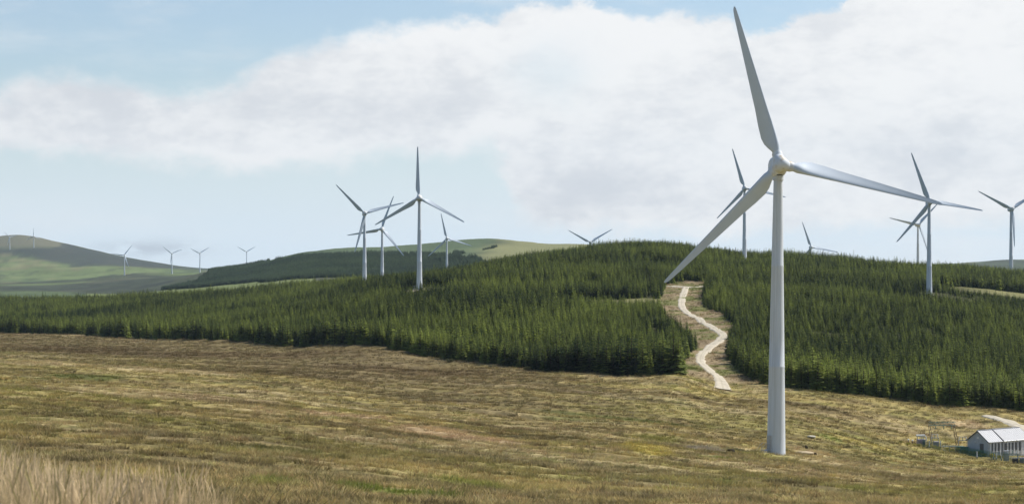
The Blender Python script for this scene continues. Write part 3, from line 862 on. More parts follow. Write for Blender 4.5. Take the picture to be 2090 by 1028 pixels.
# ---------------------------------------------------------------- grass
def grass_mat(name, tip=1.25):
    m = bpy.data.materials.new(name); m.use_nodes = True
    nt = m.node_tree; N = nt.nodes; L = nt.links; b = N['Principled BSDF']
    b.inputs['Roughness'].default_value = .8; b.inputs['Specular IOR Level'].default_value = .15
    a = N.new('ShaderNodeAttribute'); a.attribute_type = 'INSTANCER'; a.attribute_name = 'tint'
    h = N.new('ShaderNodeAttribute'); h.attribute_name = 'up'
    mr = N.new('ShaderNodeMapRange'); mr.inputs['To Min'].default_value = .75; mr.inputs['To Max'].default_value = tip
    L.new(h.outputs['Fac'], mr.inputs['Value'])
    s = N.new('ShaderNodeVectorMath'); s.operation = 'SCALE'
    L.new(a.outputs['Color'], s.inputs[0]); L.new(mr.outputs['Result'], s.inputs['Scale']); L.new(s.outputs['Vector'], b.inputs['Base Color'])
    tr = N.new('ShaderNodeBsdfTranslucent'); L.new(s.outputs['Vector'], tr.inputs['Color'])
    mx = N.new('ShaderNodeMixShader'); mx.inputs[0].default_value = .35
    L.new(b.outputs[0], mx.inputs[1]); L.new(tr.outputs[0], mx.inputs[2]); L.new(mx.outputs[0], N['Material Output'].inputs['Surface'])
    return m
M_grass = grass_mat('moor_grass')

def tuft(name, seed, blades, h, spread, wid, lean, seg=3):
    r = random.Random(seed); v, f, up = [], [], []
    for i in range(blades):
        az = r.uniform(0, 6.283); rr = spread * math.sqrt(r.random())
        bx, by = rr * math.cos(az), rr * math.sin(az)
        la = az + r.uniform(-.8, .8); hh = h * r.uniform(.55, 1.1); ln = lean * hh * r.uniform(.3, 1.2); w = wid * r.uniform(.6, 1.2)
        fa = r.uniform(0, 6.283); sx, sy = math.cos(fa) * w, math.sin(fa) * w
        n = len(v)
        for k in range(seg + 1):
            t = k / seg; ox, oy = math.cos(la) * ln * t * t, math.sin(la) * ln * t * t
            ww = (1 - t) ** .7 if k < seg else .08
            v += [(bx + ox - sx * ww, by + oy - sy * ww, hh * t - .04), (bx + ox + sx * ww, by + oy + sy * ww, hh * t - .04)]; up += [t, t]
        for k in range(seg): f.append((n + 2 * k, n + 2 * k + 1, n + 2 * k + 3, n + 2 * k + 2))
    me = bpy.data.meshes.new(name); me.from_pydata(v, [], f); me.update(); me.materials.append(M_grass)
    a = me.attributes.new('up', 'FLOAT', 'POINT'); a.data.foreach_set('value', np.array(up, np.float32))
    return me

def field_grass():
    xs, ys = [], []
    for (d0, d1, dens) in ((22, 60, 5.0), (60, 110, 5.0), (110, 180, 3.2), (180, 300, 1.9), (300, 520, .75), (520, 1000, .32)):
        area = .29 * 2 * (d1 ** 2 - d0 ** 2) / 2; n = int(area * dens)
        y = np.sqrt(rng.uniform(d0 ** 2, d1 ** 2, n)); x = rng.uniform(-.29, .29, n) * y
        xs.append(x); ys.append(y)
    x, y = np.concatenate(xs), np.concatenate(ys)
    u = x / y * F + CU
    k = (y < front(u) + 2) | in_poly(x, y, CORR)
    # keep off the tracks and the substation yard
    for rd, w in ((ROAD, 2.4), (ROAD2, 3.4)):
        c = spline(rd, 8)
        dd = np.full(len(x), 1e9)
        for p in c: dd = np.minimum(dd, (x - p[0]) ** 2 + (y - p[1]) ** 2)
        k &= dd > w ** 2
    k &= ~((u > 1985) & (y > 372) & (y < 402))
    k &= fbm(x / 2.5, y / 2.5, 501, 2) > .36
    x, y, u = x[k], y[k], u[k]; n = len(x)
    c = moor_colour(x, y)
    ins = in_poly(x, y, CORR) & (y > front(u) - 2)
    vc = np.array((.30, .23, .12)) * (.7 + .6 * rng.random(n))[:, None]; gm = (fbm(x / 9, y / 9, 19, 3) > .53)[:, None]
    vc = np.where(gm, np.array((.16, .18, .04)) * (.8 + .4 * rng.random(n))[:, None], vc)
    c = np.where(ins[:, None], vc, c)
    c = np.clip(c * rng.uniform(.78, 1.30, (n, 1)) * (1 + rng.normal(0, .05, (n, 3))), .01, .7)
    straw = (rng.random(n) < .07)[:, None]
    c = np.where(straw, c * .4 + np.array((.44, .36, .20)) * .6, c)
    s = rng.uniform(.6, 1.35, n) * (.45 + 1.25 * fbm(x / 2.2, y / 2.2, 511, 3)) * np.interp(y, [22, 120, 500, 1000], [.5, .8, 1.15, 1.4])
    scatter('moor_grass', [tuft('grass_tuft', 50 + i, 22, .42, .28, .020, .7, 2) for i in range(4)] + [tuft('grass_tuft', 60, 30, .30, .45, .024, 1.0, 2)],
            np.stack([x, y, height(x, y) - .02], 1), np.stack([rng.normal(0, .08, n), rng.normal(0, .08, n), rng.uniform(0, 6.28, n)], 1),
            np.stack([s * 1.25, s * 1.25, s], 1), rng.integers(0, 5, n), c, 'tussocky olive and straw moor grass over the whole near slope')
field_grass()

def stalk(name, seed, stems):
    r = random.Random(seed); v, f, up = [], [], []
    for i in range(stems):
        bx, by = r.gauss(0, .12), r.gauss(0, .12); la = r.uniform(0, 6.283); ln = r.uniform(.08, .34); hh = r.uniform(.75, 1.15); fa = r.uniform(0, 6.283)
        prof = [(0, .0038), (.35, .0035), (.66, .003), (.76, .007), (.86, .009), (.95, .006), (1.0, .001)]
        n = len(v)
        for t, w in prof:
            ox, oy = math.cos(la) * ln * t * t, math.sin(la) * ln * t * t; sx, sy = math.cos(fa) * w, math.sin(fa) * w
            v += [(bx + ox - sx, by + oy - sy, hh * t - .03), (bx + ox + sx, by + oy + sy, hh * t - .03)]; up += [t, t]
        for k in range(len(prof) - 1): f.append((n + 2 * k, n + 2 * k + 1, n + 2 * k + 3, n + 2 * k + 2))
    me = bpy.data.meshes.new(name); me.from_pydata(v, [], f); me.update(); me.materials.append(M_grass)
    a = me.attributes.new('up', 'FLOAT', 'POINT'); a.data.foreach_set('value', np.array(up, np.float32))
    return me

def near_grass():
    n = 5600
    y = rng.uniform(9.5, 22, n); u = rng.uniform(-60, 640, n); x = (u - CU) / F * y
    fall = 1 - sstep(330, 560, u + (fbm(x * 1.2, y * 1.2, 601, 2) - .5) * 260)
    k = (rng.random(n) < .05 + .95 * fall)
    x, y, u, fall = x[k], y[k], u[k], fall[k]; n = len(x)
    z = height(x, y)
    vid = np.where(rng.random(n) < .16, rng.integers(5, 8, n), rng.integers(0, 5, n))
    k = fbm(x / .55, y / .9, 631, 2) > .30; x, y, u, z, fall, vid = x[k], y[k], u[k], z[k], fall[k], vid[k]; n = len(x)
    # height of the sward: taller at the left, clumpy
    tall = (.20 + .62 * fbm(x / .7, y / 1.2, 611, 3)) * .92 * (.45 + .55 * fall)
    c = np.array((.70, .535, .32)) * (.50 + .60 * fbm(x / .5, y / .5, 621, 2) + .25 * rng.random(n) - .1)[:, None]
    c = np.where((rng.random(n) < .22)[:, None], np.array((.30, .25, .11)) * (.7 + .6 * rng.random(n))[:, None], c)
    scatter('tall_grass', [tuft('tall_grass_tuft', 80 + i, 15, 1.0, .13, .0052, .40, 5) for i in range(5)] + [stalk('seed_stalk', 90 + i, 5) for i in range(3)],
            np.stack([x, y, z - .02], 1), np.stack([rng.normal(0, .12, n), rng.normal(.10, .14, n), rng.uniform(0, 6.28, n)], 1),
            np.stack([tall * 1.0, tall * 1.0, tall * np.where(vid > 4, 1.3, 1)], 1), vid, c, 'tall pale straw grass close to the camera')
near_grass()

# ---------------------------------------------------------------- bushes, stones
def bush_mesh(name, seed, r0, h, m, n=420):
    r = random.Random(seed); v, f = [], []
    lobes = [(r.uniform(-.5, .5) * r0, r.uniform(-.5, .5) * r0, r.uniform(.35, .7) * h, r.uniform(.4, .65)) for _ in range(6)]
    for i in range(n):
        lx, ly, lz, ls = r.choice(lobes)
        d = Vector((r.gauss(0, 1), r.gauss(0, 1), r.gauss(0, .8))).normalized() * (r.random() ** .4)
        p = Vector((lx + d.x * r0 * ls, ly + d.y * r0 * ls, max(.02, lz + d.z * h * ls * .8)))
        a = Vector((r.gauss(0, 1), r.gauss(0, 1), r.gauss(.5, 1))).normalized(); b = a.orthogonal().normalized()
        s = r.uniform(.10, .2) * r0 ** .5; k = len(v)
        v += [tuple(p - b * s * .4), tuple(p + a * s), tuple(p + b * s * .4)]; f.append((k, k + 1, k + 2))
    me = bpy.data.meshes.new(name); me.from_pydata(v, [], f); me.update(); me.materials.append(m); return me
def stem_mesh(seed, r0, h):
    r = random.Random(seed); b = MB()
    for i in range(6):
        b.tube((0, 0, -.1), (r.uniform(-.5, .5) * r0, r.uniform(-.5, .5) * r0, h * r.uniform(.5, .75)), .035, .012, 5)
    return b.mesh('stems', M_trunk)
GB = [bush_mesh('gorse_foliage', 20 + i, 1.0, 1.0, M_gorse) for i in range(3)]; GS = [stem_mesh(30 + i, 1.0, 1.0) for i in range(3)]
def bush(name, u, v, r0, h, fol, stm, label, group=None, dmin=200):
    x, y = hit(u, v, dmin); t = empty(name, (x, y, hz(x, y) - .03), random.uniform(0, 6.28)); t.scale = (r0, r0, h)
    tag(t, label, 'bush', group)
    link(bpy.data.objects.new('foliage', fol), t); link(bpy.data.objects.new('stem', stm), t)
GW = [(1840, 905), (1852, 908), (1866, 909.5), (1879, 911), (1892, 912), (1905, 914), (1917, 917), (1930, 918), (1942, 921), (1955, 922), (1968, 925), (1981, 926), (1994, 928), (2006, 931), (2019, 932), (2031, 935), (2044, 936), (2057, 939), (2070, 941), (2084, 943)]
for i, (u, v) in enumerate(GW):
    big = random.uniform(.75, 1.25)
    where = 'in front of the transformer' if u < 1900 else ('in front of the green fence' if u < 1975 else ('in front of the control building' if u < 2045 else 'in front of the switch house'))
    bush('gorse_bush', u + random.uniform(-3, 3), v, 1.0 * big, .62 * big, GB[i % 3], GS[i % 3], f'yellow green gorse bush in the row {where}', 'gorse bushes in front of the substation')
SB = bush_mesh('shrub_foliage', 44, 1.0, 1.0, M_shrub); SS = stem_mesh(45, 1.0, 1.0)
bush('moor_shrub', 1080, 757, 1.5, 1.3, SB, SS, 'small grey shrub standing before the forest edge left of the track', None, 300)
bush('moor_shrub', 916, 739, 1.6, 1.1, SB, SS, 'low grey shrub farther left at the foot of the forest edge', None, 300)

def stone(name, u, v, sx, sy, sz, m, label, seed, cat='stone'):
    import bmesh
    x, y = hit(u, v, 150)
    bm = bmesh.new(); bmesh.ops.create_icosphere(bm, subdivisions=3, radius=1)
    r = random.Random(seed); ofs = [Vector((r.gauss(0, 1), r.gauss(0, 1), r.gauss(0, 1))).normalized() for _ in range(9)]
    for q in bm.verts:
        k = 1.0
        for o_ in ofs: k -= .22 * max(0, q.co.normalized().dot(o_) - .72) / .28
        q.co *= k + r.uniform(-.03, .03)
    bmesh.ops.scale(bm, vec=(sx, sy, sz), verts=bm.verts)
    me = bpy.data.meshes.new(name); bm.to_mesh(me); bm.free(); me.materials.append(m)
    o = link(bpy.data.objects.new(name, me)); o.location = (x, y, hz(x, y) + sz * .3); o.rotation_euler = (0, 0, r.uniform(0, 3)); tag(o, label, cat)
stone('boulder', 1656, 893, .95, .6, .32, M_stone, 'pale flat boulder in the grass right of the largest tower', 3)
stone('peat_mound', 1492, 922, .85, .6, .42, M_peat, 'dark peat mound in the grass left of the largest tower', 5, 'mound')
stone('spoil_heap', 1638, 926, 2.2, 1.2, .36, M_spoil, 'sandy spoil heap close to the foot of the largest tower', 7, 'soil heap')
stone('boulder', 1646, 915, .34, .28, .34, M_peat, 'small dark boulder on top of the spoil by the largest tower', 9)
stone('boulder', 1624, 927, .30, .25, .30, M_peat, 'dark boulder between largest tower and the sandy spoil heap', 10)
stone('boulder', 1664, 928, .26, .25, .26, M_peat, 'little dark boulder at the right end of the sandy spoil', 12)

# ---------------------------------------------------------------- substation
def ground_pt(u, d): 
    x, y = at(u, d); return Vector((x, y, hz(x, y)))

def building(name, corner, th, length, depth, eave, ridge, wallmat, label, opts):
    """corner: near left corner of the long front wall; long axis turned by th from +x"""
    t = empty(name, corner, th)
    b = MB(); z0 = -1.0
    v = [(0, 0, z0), (length, 0, z0), (length, depth, z0), (0, depth, z0), (0, 0, eave), (length, 0, eave), (length, depth, eave), (0, depth, eave), (0, depth / 2, ridge), (length, depth / 2, ridge)]
    f = [(0, 1, 5, 4), (2, 3, 7, 6), (3, 0, 4, 8, 7), (1, 2, 6, 9, 5), (0, 3, 2, 1), (4, 5, 9, 8), (7, 8, 9, 6)]
    b.add(v, f); b.build('wall', wallmat, t)
    ov = .28; tk = .12; sl = (ridge - eave) / (depth / 2)
    r = MB()
    for s in (0, 1):
        y0 = -ov if s == 0 else depth + ov; e = eave - sl * ov
        a = [(-ov, y0, e + .03), (length + ov, y0, e + .03), (length + ov, depth / 2, ridge + .03), (-ov, depth / 2, ridge + .03)]
        up = [(p[0], p[1], p[2] + tk) for p in a]
        r.add(a + up, ((0, 3, 2, 1), (4, 5, 6, 7), (0, 1, 5, 4), (1, 2, 6, 5), (2, 3, 7, 6), (3, 0, 4, 7)) if s == 0 else ((0, 1, 2, 3), (7, 6, 5, 4), (4, 5, 1, 0), (5, 6, 2, 1), (6, 7, 3, 2), (7, 4, 0, 3)))
    n = int(length / .5)
    for i in range(n + 1):   # standing seams
        x = -ov + .02 + (length + 2 * ov - .04) * i / n
        p, q = Vector((x, -ov, eave - sl * ov + tk + .04)), Vector((x, depth / 2, ridge + tk + .04)); r.tube(p, q, .025, n=4)
    ro = r.build('roof', M_roof, t)
    rc = MB(); rc.box((length / 2, depth / 2, ridge + tk + .05), (length + 2 * ov, .3, .08)); rc.build('ridge_cap', M_roof, ro)
    opts(t, length, depth, eave, ridge, sl)
    tag(t, label, 'building')
    return t

def ctrl_opts(t, L_, D, E, Rg, sl):
    for x in (.55, 1.45, 2.35, 3.35):
        b = MB(); b.box((x, -.06, .75), (.30, .12, E - .45 + 1.0)); b.build('pilaster', M_wallw, t)
    for x, w in ((1.0, .5), (1.9, .5), (2.85, .55)):
        b = MB(); b.box((x, -.025, 1.1), (w, .05, 1.5)); wd = b.build('window', M_dark, t)
        s = MB(); s.box((x, -.07, .30), (w + .1, .14, .08)); s.build('sill', M_conc, wd)
    g = MB(); g.tube((-.2, -.36, E - .12), (L_ + .2, -.36, E - .12), .06, n=6); g.build('gutter', M_wallw, t)
    d = MB(); d.box((-.04, D * .32, .75), (.08, .95, 2.0)); dd = d.build('door', M_dark, t)
    h = MB(); h.tube((-.1, D * .32 + .35, .8), (-.16, D * .32 + .35, .8), .03, n=6); h.build('handle', M_steel, dd)
    v = MB(); v.box((-.03, D * .5, E + .55), (.06, .55, .4)); v.build('vent', M_wallw, t)
    l = MB(); l.box((-.10, D * .62, E - .25), (.2, .3, .2)); l.build('wall_lamp', M_wallw, t)
    vg = MB()
    for s in (0, 1):
        y0 = -.32 if s == 0 else D + .32
        p, q = Vector((-.31, y0, E - sl * .32 + .02)), Vector((-.31, D / 2, Rg + .02))
        vg.tube(p, q, .055, n=5)
    vg.build('bargeboard', M_trim, t)

def house_opts(t, L_, D, E, Rg, sl):
    for x in (1.1, 2.0, 3.0, 4.1, 5.2):
        b = MB(); b.box((x, -.07, .8), (.28, .14, E + .1)); b.build('pilaster', M_wallw, t)
    for x in (.55, 1.55, 2.5, 3.55, 4.65):
        b = MB(); b.box((x, -.03, .95), (.62, .06, 1.7)); b.build('opening', M_dark, t)
    vg = MB(); p, q = Vector((-.33, -.34, E - sl * .34 + .10)), Vector((-.33, D / 2, Rg + .13)); vg.box((p + q) / 2, (.12, (q - p).length, .30), m=Matrix.Rotation(math.atan2(q.z - p.z, q.y - p.y), 3, 'X'))
    vg.build('bargeboard', M_trim, t)
    g = MB(); g.tube((-.2, -.36, E - .12), (L_ + .2, -.36, E - .12), .06, n=6); g.build('gutter', M_steel, t)

TH_B = R(34)
c0 = ground_pt(2017.5, 378); c0.z = (HV - 924) / F * 378
building('control_building', c0, TH_B, 3.75, 5.4, 2.25, 4.15, M_render, 'small grey gabled control building with pale roof in the substation', ctrl_opts)
c1 = c0 + Vector((math.cos(TH_B), math.sin(TH_B), 0)) * 4.35 + Vector((0, 0, -.05))
building('switch_house', c1, TH_B, 7.5, 5.6, 2.35, 4.25, M_wallw, 'pale roofed switch house with dark openings at the right picture edge', house_opts)

def yard(u, d, vg):  # equipment standing at bearing u, distance d, ground row vg
    x, y = at(u, d); return Vector((x, y, min(hz(x, y), (HV - vg) / F * d)))

def insulator(b, p, h, r=.11):
    prof = [(r * .5, 0)]
    k = int(h / .12)
    for i in range(k):
        z = h * i / k; s = h / k
        prof += [(r * .55, z + s * .1), (r, z + s * .45), (r, z + s * .6), (r * .55, z + s * .9)]
    prof.append((r * .5, h)); b.lathe(prof, 10, p)

def post_insulator(u, d, vg, base_h, ins_h, label, group, r=.12):
    p = yard(u, d, vg); t = empty('post_insulator', p); tag(t, label, 'insulator', group)
    b = MB(); b.box((0, 0, base_h / 2 - .2), (.22, .22, base_h + .4)); b.box((0, 0, base_h + .03), (.42, .42, .06)); b.build('pedestal', M_steel, t)
    b = MB(); insulator(b, (0, 0, base_h + .06), ins_h, r); b.build('insulator_stack', M_porc, t, True)
    b = MB(); b.lathe([(.10, 0), (.10, .10), (.03, .14)], 10, (0, 0, base_h + .06 + ins_h)); b.build('cap', M_steel, t)
POST = [(1896.5, 384, 910, .35, .95, 'thin white post insulator just right of the transformer'), (1919.5, 384, 912, .35, 1.05, 'thin white post insulator left of the white busbar'),
        (2028, 372, 930, .25, .75, 'short white post insulator before the control building, left of three'), (2033.5, 372, 931, .25, .8, 'short white post insulator before the control building, middle of three'),
        (2044, 372, 931, .25, .85, 'short white post insulator before the control building, right of three'), (1994, 372, 926, .4, .8, 'white post insulator in front of the grey gable wall'),
        (2077, 370, 938, .2, .7, 'short white post insulator under the low white beam')]
for q in POST: post_insulator(*q, 'post insulators in the substation')

def transformer():
    p = yard(1880, 386, 909); t = empty('transformer', p, R(8)); tag(t, 'grey transformer with white top tank at the left end of the substation', 'transformer')
    b = MB(); b.box((0, 0, .55), (1.5, 1.1, 1.5)); b.box((0, 0, 1.33), (1.62, 1.2, .06)); b.build('tank', M_mauve, t)
    for s in (-1, 1):
        b = MB()
        for i in range(6): b.box((-.55 + .22 * i, s * .72, .55), (.05, .32, 1.1))
        b.build('radiator', M_mauve, t)
    b = MB(); b.tube((-1.05, 0, 2.12), (.75, 0, 2.12), .2, n=16); b.build('conservator', M_porc, t, False)
    b = MB(); b.tube((.75, 0, 2.08), (1.05, 0, 1.75), .1, n=8); b.tube((1.05, 0, 1.75), (1.12, 0, .9), .1, n=8); b.build('oil_pipe', M_porc, t)
    b = MB(); b.box((-.75, 0, 1.63), (.08, .2, .58)); b.box((.45, 0, 1.63), (.08, .2, .58)); b.build('bracket', M_steel, t)
    for x in (-.35, 0, .3):
        b = MB(); insulator(b, (x, -.35, 1.36), .5, .09); b.build('bushing', M_teal, t, True)
transformer()

def gantry():
    p = yard(1926, 392, 912); t = empty('steel_gantry', p, R(-4)); tag(t, 'tall lattice steel gantry with green crossbeam in the substation', 'gantry')
    W, H = 5.0, 5.0
    for s in (-1, 1):
        b = MB(); x0 = s * W / 2; lean = -.55 * s * 0 - .45
        cs = [(x0 + dx, dy) for dx in (-.28, .28) for dy in (-.28, .28)]
        top = [(x0 + lean + dx, dy) for dx in (-.16, .16) for dy in (-.16, .16)]
        for (q, r_) in zip(cs, top): b.tube((q[0] + .45, q[1], -.4), (r_[0], r_[1], H - .5), .035, n=4)
        for k in range(7):
            z0, z1 = (H - .5) * k / 7, (H - .5) * (k + 1) / 7; f0, f1 = k / 7, (k + 1) / 7
            for dy in (-1, 1):
                w0, w1 = .28 - .12 * f0, .28 - .12 * f1; cx0, cx1 = x0 + .45 + (lean - .45) * f0, x0 + .45 + (lean - .45) * f1
                sgn = 1 if k % 2 else -1
                b.tube((cx0 - w0 * sgn, dy * w0, z0), (cx1 + w1 * sgn, dy * w1, z1), .02, n=4)
        b.build('leg', M_rust, t)
    b = MB(); L_ = W + .8; zb = H - .5
    for dy in (-.3, .3):
        for dz in (0, .7): b.tube((-L_ / 2 - .1, dy, zb + dz), (L_ / 2 - .5, dy, zb + dz), .04, n=4)
        for k in range(10):
            xa, xb = -L_ / 2 - .1 + (L_ - .4) * k / 10, -L_ / 2 - .1 + (L_ - .4) * (k + 1) / 10
            b.tube((xa, dy, zb + (.7 if k % 2 else 0)), (xb, dy, zb + (0 if k % 2 else .7)), .025, n=4); b.tube((xa, dy, zb), (xa, dy, zb + .7), .02, n=4)
    b.build('crossbeam', M_teal, t)
    for x in (-1.6, 0, 1.6):
        b = MB(); insulator(b, (x, 0, zb - .75), .7, .10); b.build('hanging_insulator', M_teal, t, True)
gantry()

def busbar():
    p = yard(1938, 382, 913); t = empty('busbar', p); tag(t, 'long white covered busbar on steel legs beside the green fence', 'busbar')
    b = MB(); b.box((0, 0, 1.0), (2.9, .35, .16)); b.build('cover', M_porc, t)
    for x in (-1.2, 0, 1.2):
        b = MB(); b.box((x, 0, .25), (.10, .10, 1.34)); b.build('leg', M_steel, t)
    p = yard(2080, 370, 938); t = empty('busbar', p); tag(t, 'low white beam in front of the switch house at the right edge', 'busbar')
    b = MB(); b.box((0, 0, 1.02), (4.0, .22, .13)); b.build('cover', M_porc, t)
    for x in (-1.7, -.4, 1.2):
        b = MB(); b.box((x, 0, .35), (.10, .10, 1.2)); b.build('leg', M_steel, t)
busbar()

def cabinet(u, d, vg, w, h, dp, m, label):
    p = yard(u, d, vg); t = empty('switch_cabinet', p, R(6)); tag(t, label, 'cabinet', None)
    b = MB(); b.box((0, 0, h / 2 - .15), (w, dp, h + .3)); b.box((0, 0, h + .03), (w + .12, dp + .12, .06)); b.build('casing', m, t)
    for s in (-1, 1):
        b = MB(); b.box((s * w / 4, -dp / 2 - .012, h * .5), (w / 2 - .05, .024, h * .86)); dr = b.build('door', m, t)
        k = MB(); k.box((-s * .06 + s * .03, -dp / 2 - .045, h * .5), (.03, .04, .16)); k.build('handle', M_steel, dr)
cabinet(1911, 386, 911, .95, 1.15, .7, M_mauve, 'grey switch cabinet between the two thin white posts')
cabinet(1960, 383, 915, 1.3, .95, .7, M_teal, 'pale green switch cabinet right of the white busbar')
cabinet(1972, 381, 917, .7, 1.2, .7, M_green, 'dark green switch cabinet beside the grey gable wall')
cabinet(2054, 374, 931, .9, 1.9, .7, M_steel, 'tall pale grey cabinet between control building and switch house')
def disconnector():
    for (u, d, vg, w, lb) in ((1908, 390, 908, 1.5, 'grey switch frame with three insulators behind the thin white posts'), (1965, 388, 913, 1.8, 'grey switch frame with three insulators under the right gantry leg'), (2066, 373, 934, 2.2, 'grey switch frame with three insulators before the switch house')):
        t = empty('disconnector_frame', yard(u, d, vg), R(5)); tag(t, lb, 'switch frame', 'switch frames in the substation')
        for s_ in (-1, 1):
            b = MB(); b.box((s_ * w / 2, 0, .6), (.12, .12, 1.7)); b.build('leg', M_steel, t)
        b = MB(); b.box((0, 0, 1.52), (w + .3, .16, .14)); b.build('beam', M_steel, t)
        for k in (-1, 0, 1):
            b = MB(); insulator(b, (k * w * .4, 0, 1.59), .6, .10); b.build('insulator_stack', M_porc if k else M_teal, t, True)
        b = MB(); b.tube((-w * .4, 0, 2.24), (w * .4, 0, 2.24), .035, n=6); b.build('conductor', M_steel, t)
disconnector()
cabinet(2072, 369, 938, 1.0, .85, .7, M_trim, 'low dark cabinet under the white beam before the switch house')
cabinet(2086, 369, 940, .8, 1.0, .6, M_mauve, 'mauve grey cabinet at the picture edge before the switch house')
for u, lb in ((1854, 'left of two short white marker posts left of the transformer'), (1862.5, 'right of two short white marker posts left of the transformer')):
    p = yard(u, 388, 903); t = empty('marker_post', p); tag(t, lb, 'marker post', 'marker posts beside the transformer')
    b = MB(); b.tube((0, 0, -.3), (0, 0, .55), .08, n=8); b.build('post', M_rust, t)
    b = MB(); b.lathe([(.14, .55), (.17, .62), (.17, .78), (.1, .84)], 10); b.build('cap', M_porc, t)

def fence():
    pts = [(1884, 381, 912), (1930, 379, 916), (1978, 376, 921), (2024, 371, 931), (2100, 368, 942)]
    w = [yard(*q) for q in pts]
    t = empty('palisade_fence', w[0]); tag(t, 'dark green palisade fence along the front of the substation', 'fence')
    b = MB(); org = w[0]
    posts = []
    for i in range(len(w) - 1):
        p, q = w[i] - org, w[i + 1] - org; ln = (q - p).length; d = (q - p) / ln; rz = math.atan2(d.y, d.x)
        n = int(ln / .22)
        for k in range(n):
            c = p + d * (ln * k / n); b.box((c.x, c.y, c.z + .75), (.085, .02, 1.9), rz)
        for z in (.4, 1.35):
            a = p + Vector((0, 0, z)); e = q + Vector((0, 0, z)); b.tube(a, e, .03, n=4)
        m = max(1, int(ln / 2.75))
        posts += [p + d * (ln * k / m) for k in range(m)]
    b.build('panel', M_green, t)
    for c in posts:
        k = MB(); k.box((c.x, c.y + .06, c.z + .7), (.10, .10, 2.1)); k.build('post', M_green, t)
fence()

# ---------------------------------------------------------------- haze
def haze():
    b = MB(); b.box((0, 4500, 75), (76000, 9400, 700)); o = b.build('haze', bpy.data.materials.new('thin_air'))
    o.location.z = -75 - 75 + 350 - 75
    m = o.data.materials[0]; m.use_nodes = True; nt = m.node_tree
    nt.nodes.remove(nt.nodes['Principled BSDF'])
    pv = nt.nodes.new('ShaderNodeVolumePrincipled'); pv.inputs['Color'].default_value = (.70, .86, 1, 1); pv.inputs['Density'].default_value = HAZE; pv.inputs['Anisotropy'].default_value = .2
    nt.links.new(pv.outputs[0], nt.nodes['Material Output'].inputs['Volume'])
    tag(o, 'thin pale haze softening the far hills', None, None, 'stuff')
HAZE = 3.2e-5
USE_HAZE = True
if USE_HAZE: haze()

# ---------------------------------------------------------------- sun and sky
SUN_AZ, SUN_EL = R(67), R(48)      # azimuth clockwise from the view direction (+y)
sv = Vector((math.cos(SUN_EL) * math.sin(SUN_AZ), math.cos(SUN_EL) * math.cos(SUN_AZ), math.sin(SUN_EL)))
sl = bpy.data.lights.new('sun', 'SUN'); sl.energy = 5.0; sl.angle = R(.5); sl.color = (1, .955, .88)
so = link(bpy.data.objects.new('sun', sl)); so.rotation_euler = (-sv).to_track_quat('-Z', 'Y').to_euler()

W = bpy.data.worlds.new('World'); scene.world = W; W.use_nodes = True
nt = W.node_tree; N, L = nt.nodes, nt.links
for n in list(N): N.remove(n)
class S:
    """tiny wrapper so sky maths reads as maths"""
    def __init__(s, o): s.o = o
    def _b(s, op, q, rev=False):
        n = N.new('ShaderNodeMath'); n.operation = op
        for i, w in enumerate((q, s) if rev else (s, q)):
            if isinstance(w, S): L.new(w.o, n.inputs[i])
            else: n.inputs[i].default_value = w
        return S(n.outputs[0])
    def __add__(s, q): return s._b('ADD', q)
    __radd__ = __add__
    def __sub__(s, q): return s._b('SUBTRACT', q)
    def __rsub__(s, q): return s._b('SUBTRACT', q, True)
    def __mul__(s, q): return s._b('MULTIPLY', q)
    __rmul__ = __mul__
    def __truediv__(s, q): return s._b('DIVIDE', q)
    def mx(s, q): return s._b('MAXIMUM', q)
    def mn(s, q): return s._b('MINIMUM', q)
    def step(s, a, b):
        n = N.new('ShaderNodeMapRange'); n.interpolation_type = 'SMOOTHSTEP'
        n.inputs['From Min'].default_value = a; n.inputs['From Max'].default_value = b
        L.new(s.o, n.inputs['Value']); return S(n.outputs['Result'])
    def exp(s):
        n = N.new('ShaderNodeMath'); n.operation = 'EXPONENT'; L.new(s.o, n.inputs[0]); return S(n.outputs[0])
tc = N.new('ShaderNodeTexCoord'); sep = N.new('ShaderNodeSeparateXYZ'); L.new(tc.outputs['Generated'], sep.inputs[0])
X, Y, Zd = (S(sep.outputs[i]) for i in range(3))
az = X._b('ARCTAN2', Y)
n_ = N.new('ShaderNodeMath'); n_.operation = 'ARCSINE'; L.new(Zd.o, n_.inputs[0]); el = S(n_.outputs[0])
K = 3900.0
px = az * K          # bearing and elevation in units of 1/3900 rad
py = el * K
def noise3(scale, sx=1.0, sy=1.0, detail=6, rough=.55, off=0.0):
    cb = N.new('ShaderNodeCombineXYZ'); L.new((az * (K * sx)).o, cb.inputs[0]); L.new((el * (K * sy)).o, cb.inputs[1]); cb.inputs[2].default_value = off
    n = N.new('ShaderNodeTexNoise'); n.inputs['Scale'].default_value = scale; n.inputs['Detail'].default_value = detail; n.inputs['Roughness'].default_value = rough
    L.new(cb.outputs[0], n.inputs['Vector']); return S(n.outputs['Fac'])
def AU(u): return math.atan((u - CU) / F) * K
def EV(u, v): return math.atan((HV - v) / math.hypot(F, u - CU)) * K
UMIN, UMAX, EMAX = AU(-300), AU(2400), 700.0
def curve(pts, a):
    fc = N.new('ShaderNodeFloatCurve'); t = ((a - UMIN) / (UMAX - UMIN)).mx(0.0).mn(1.0); L.new(t.o, fc.inputs['Value'])
    fc.mapping.extend = 'HORIZONTAL'
    c = fc.mapping.curves[0]
    q = [((AU(u) - UMIN) / (UMAX - UMIN), min(max(EV(u, v) / EMAX, 0), 1)) for u, v in pts]
    c.points[0].location = (0, q[0][1]); c.points[1].location = (1, q[-1][1])
    for a_, b_ in q: c.points.new(a_, b_)
    fc.mapping.update(); return S(fc.outputs[0]) * EMAX
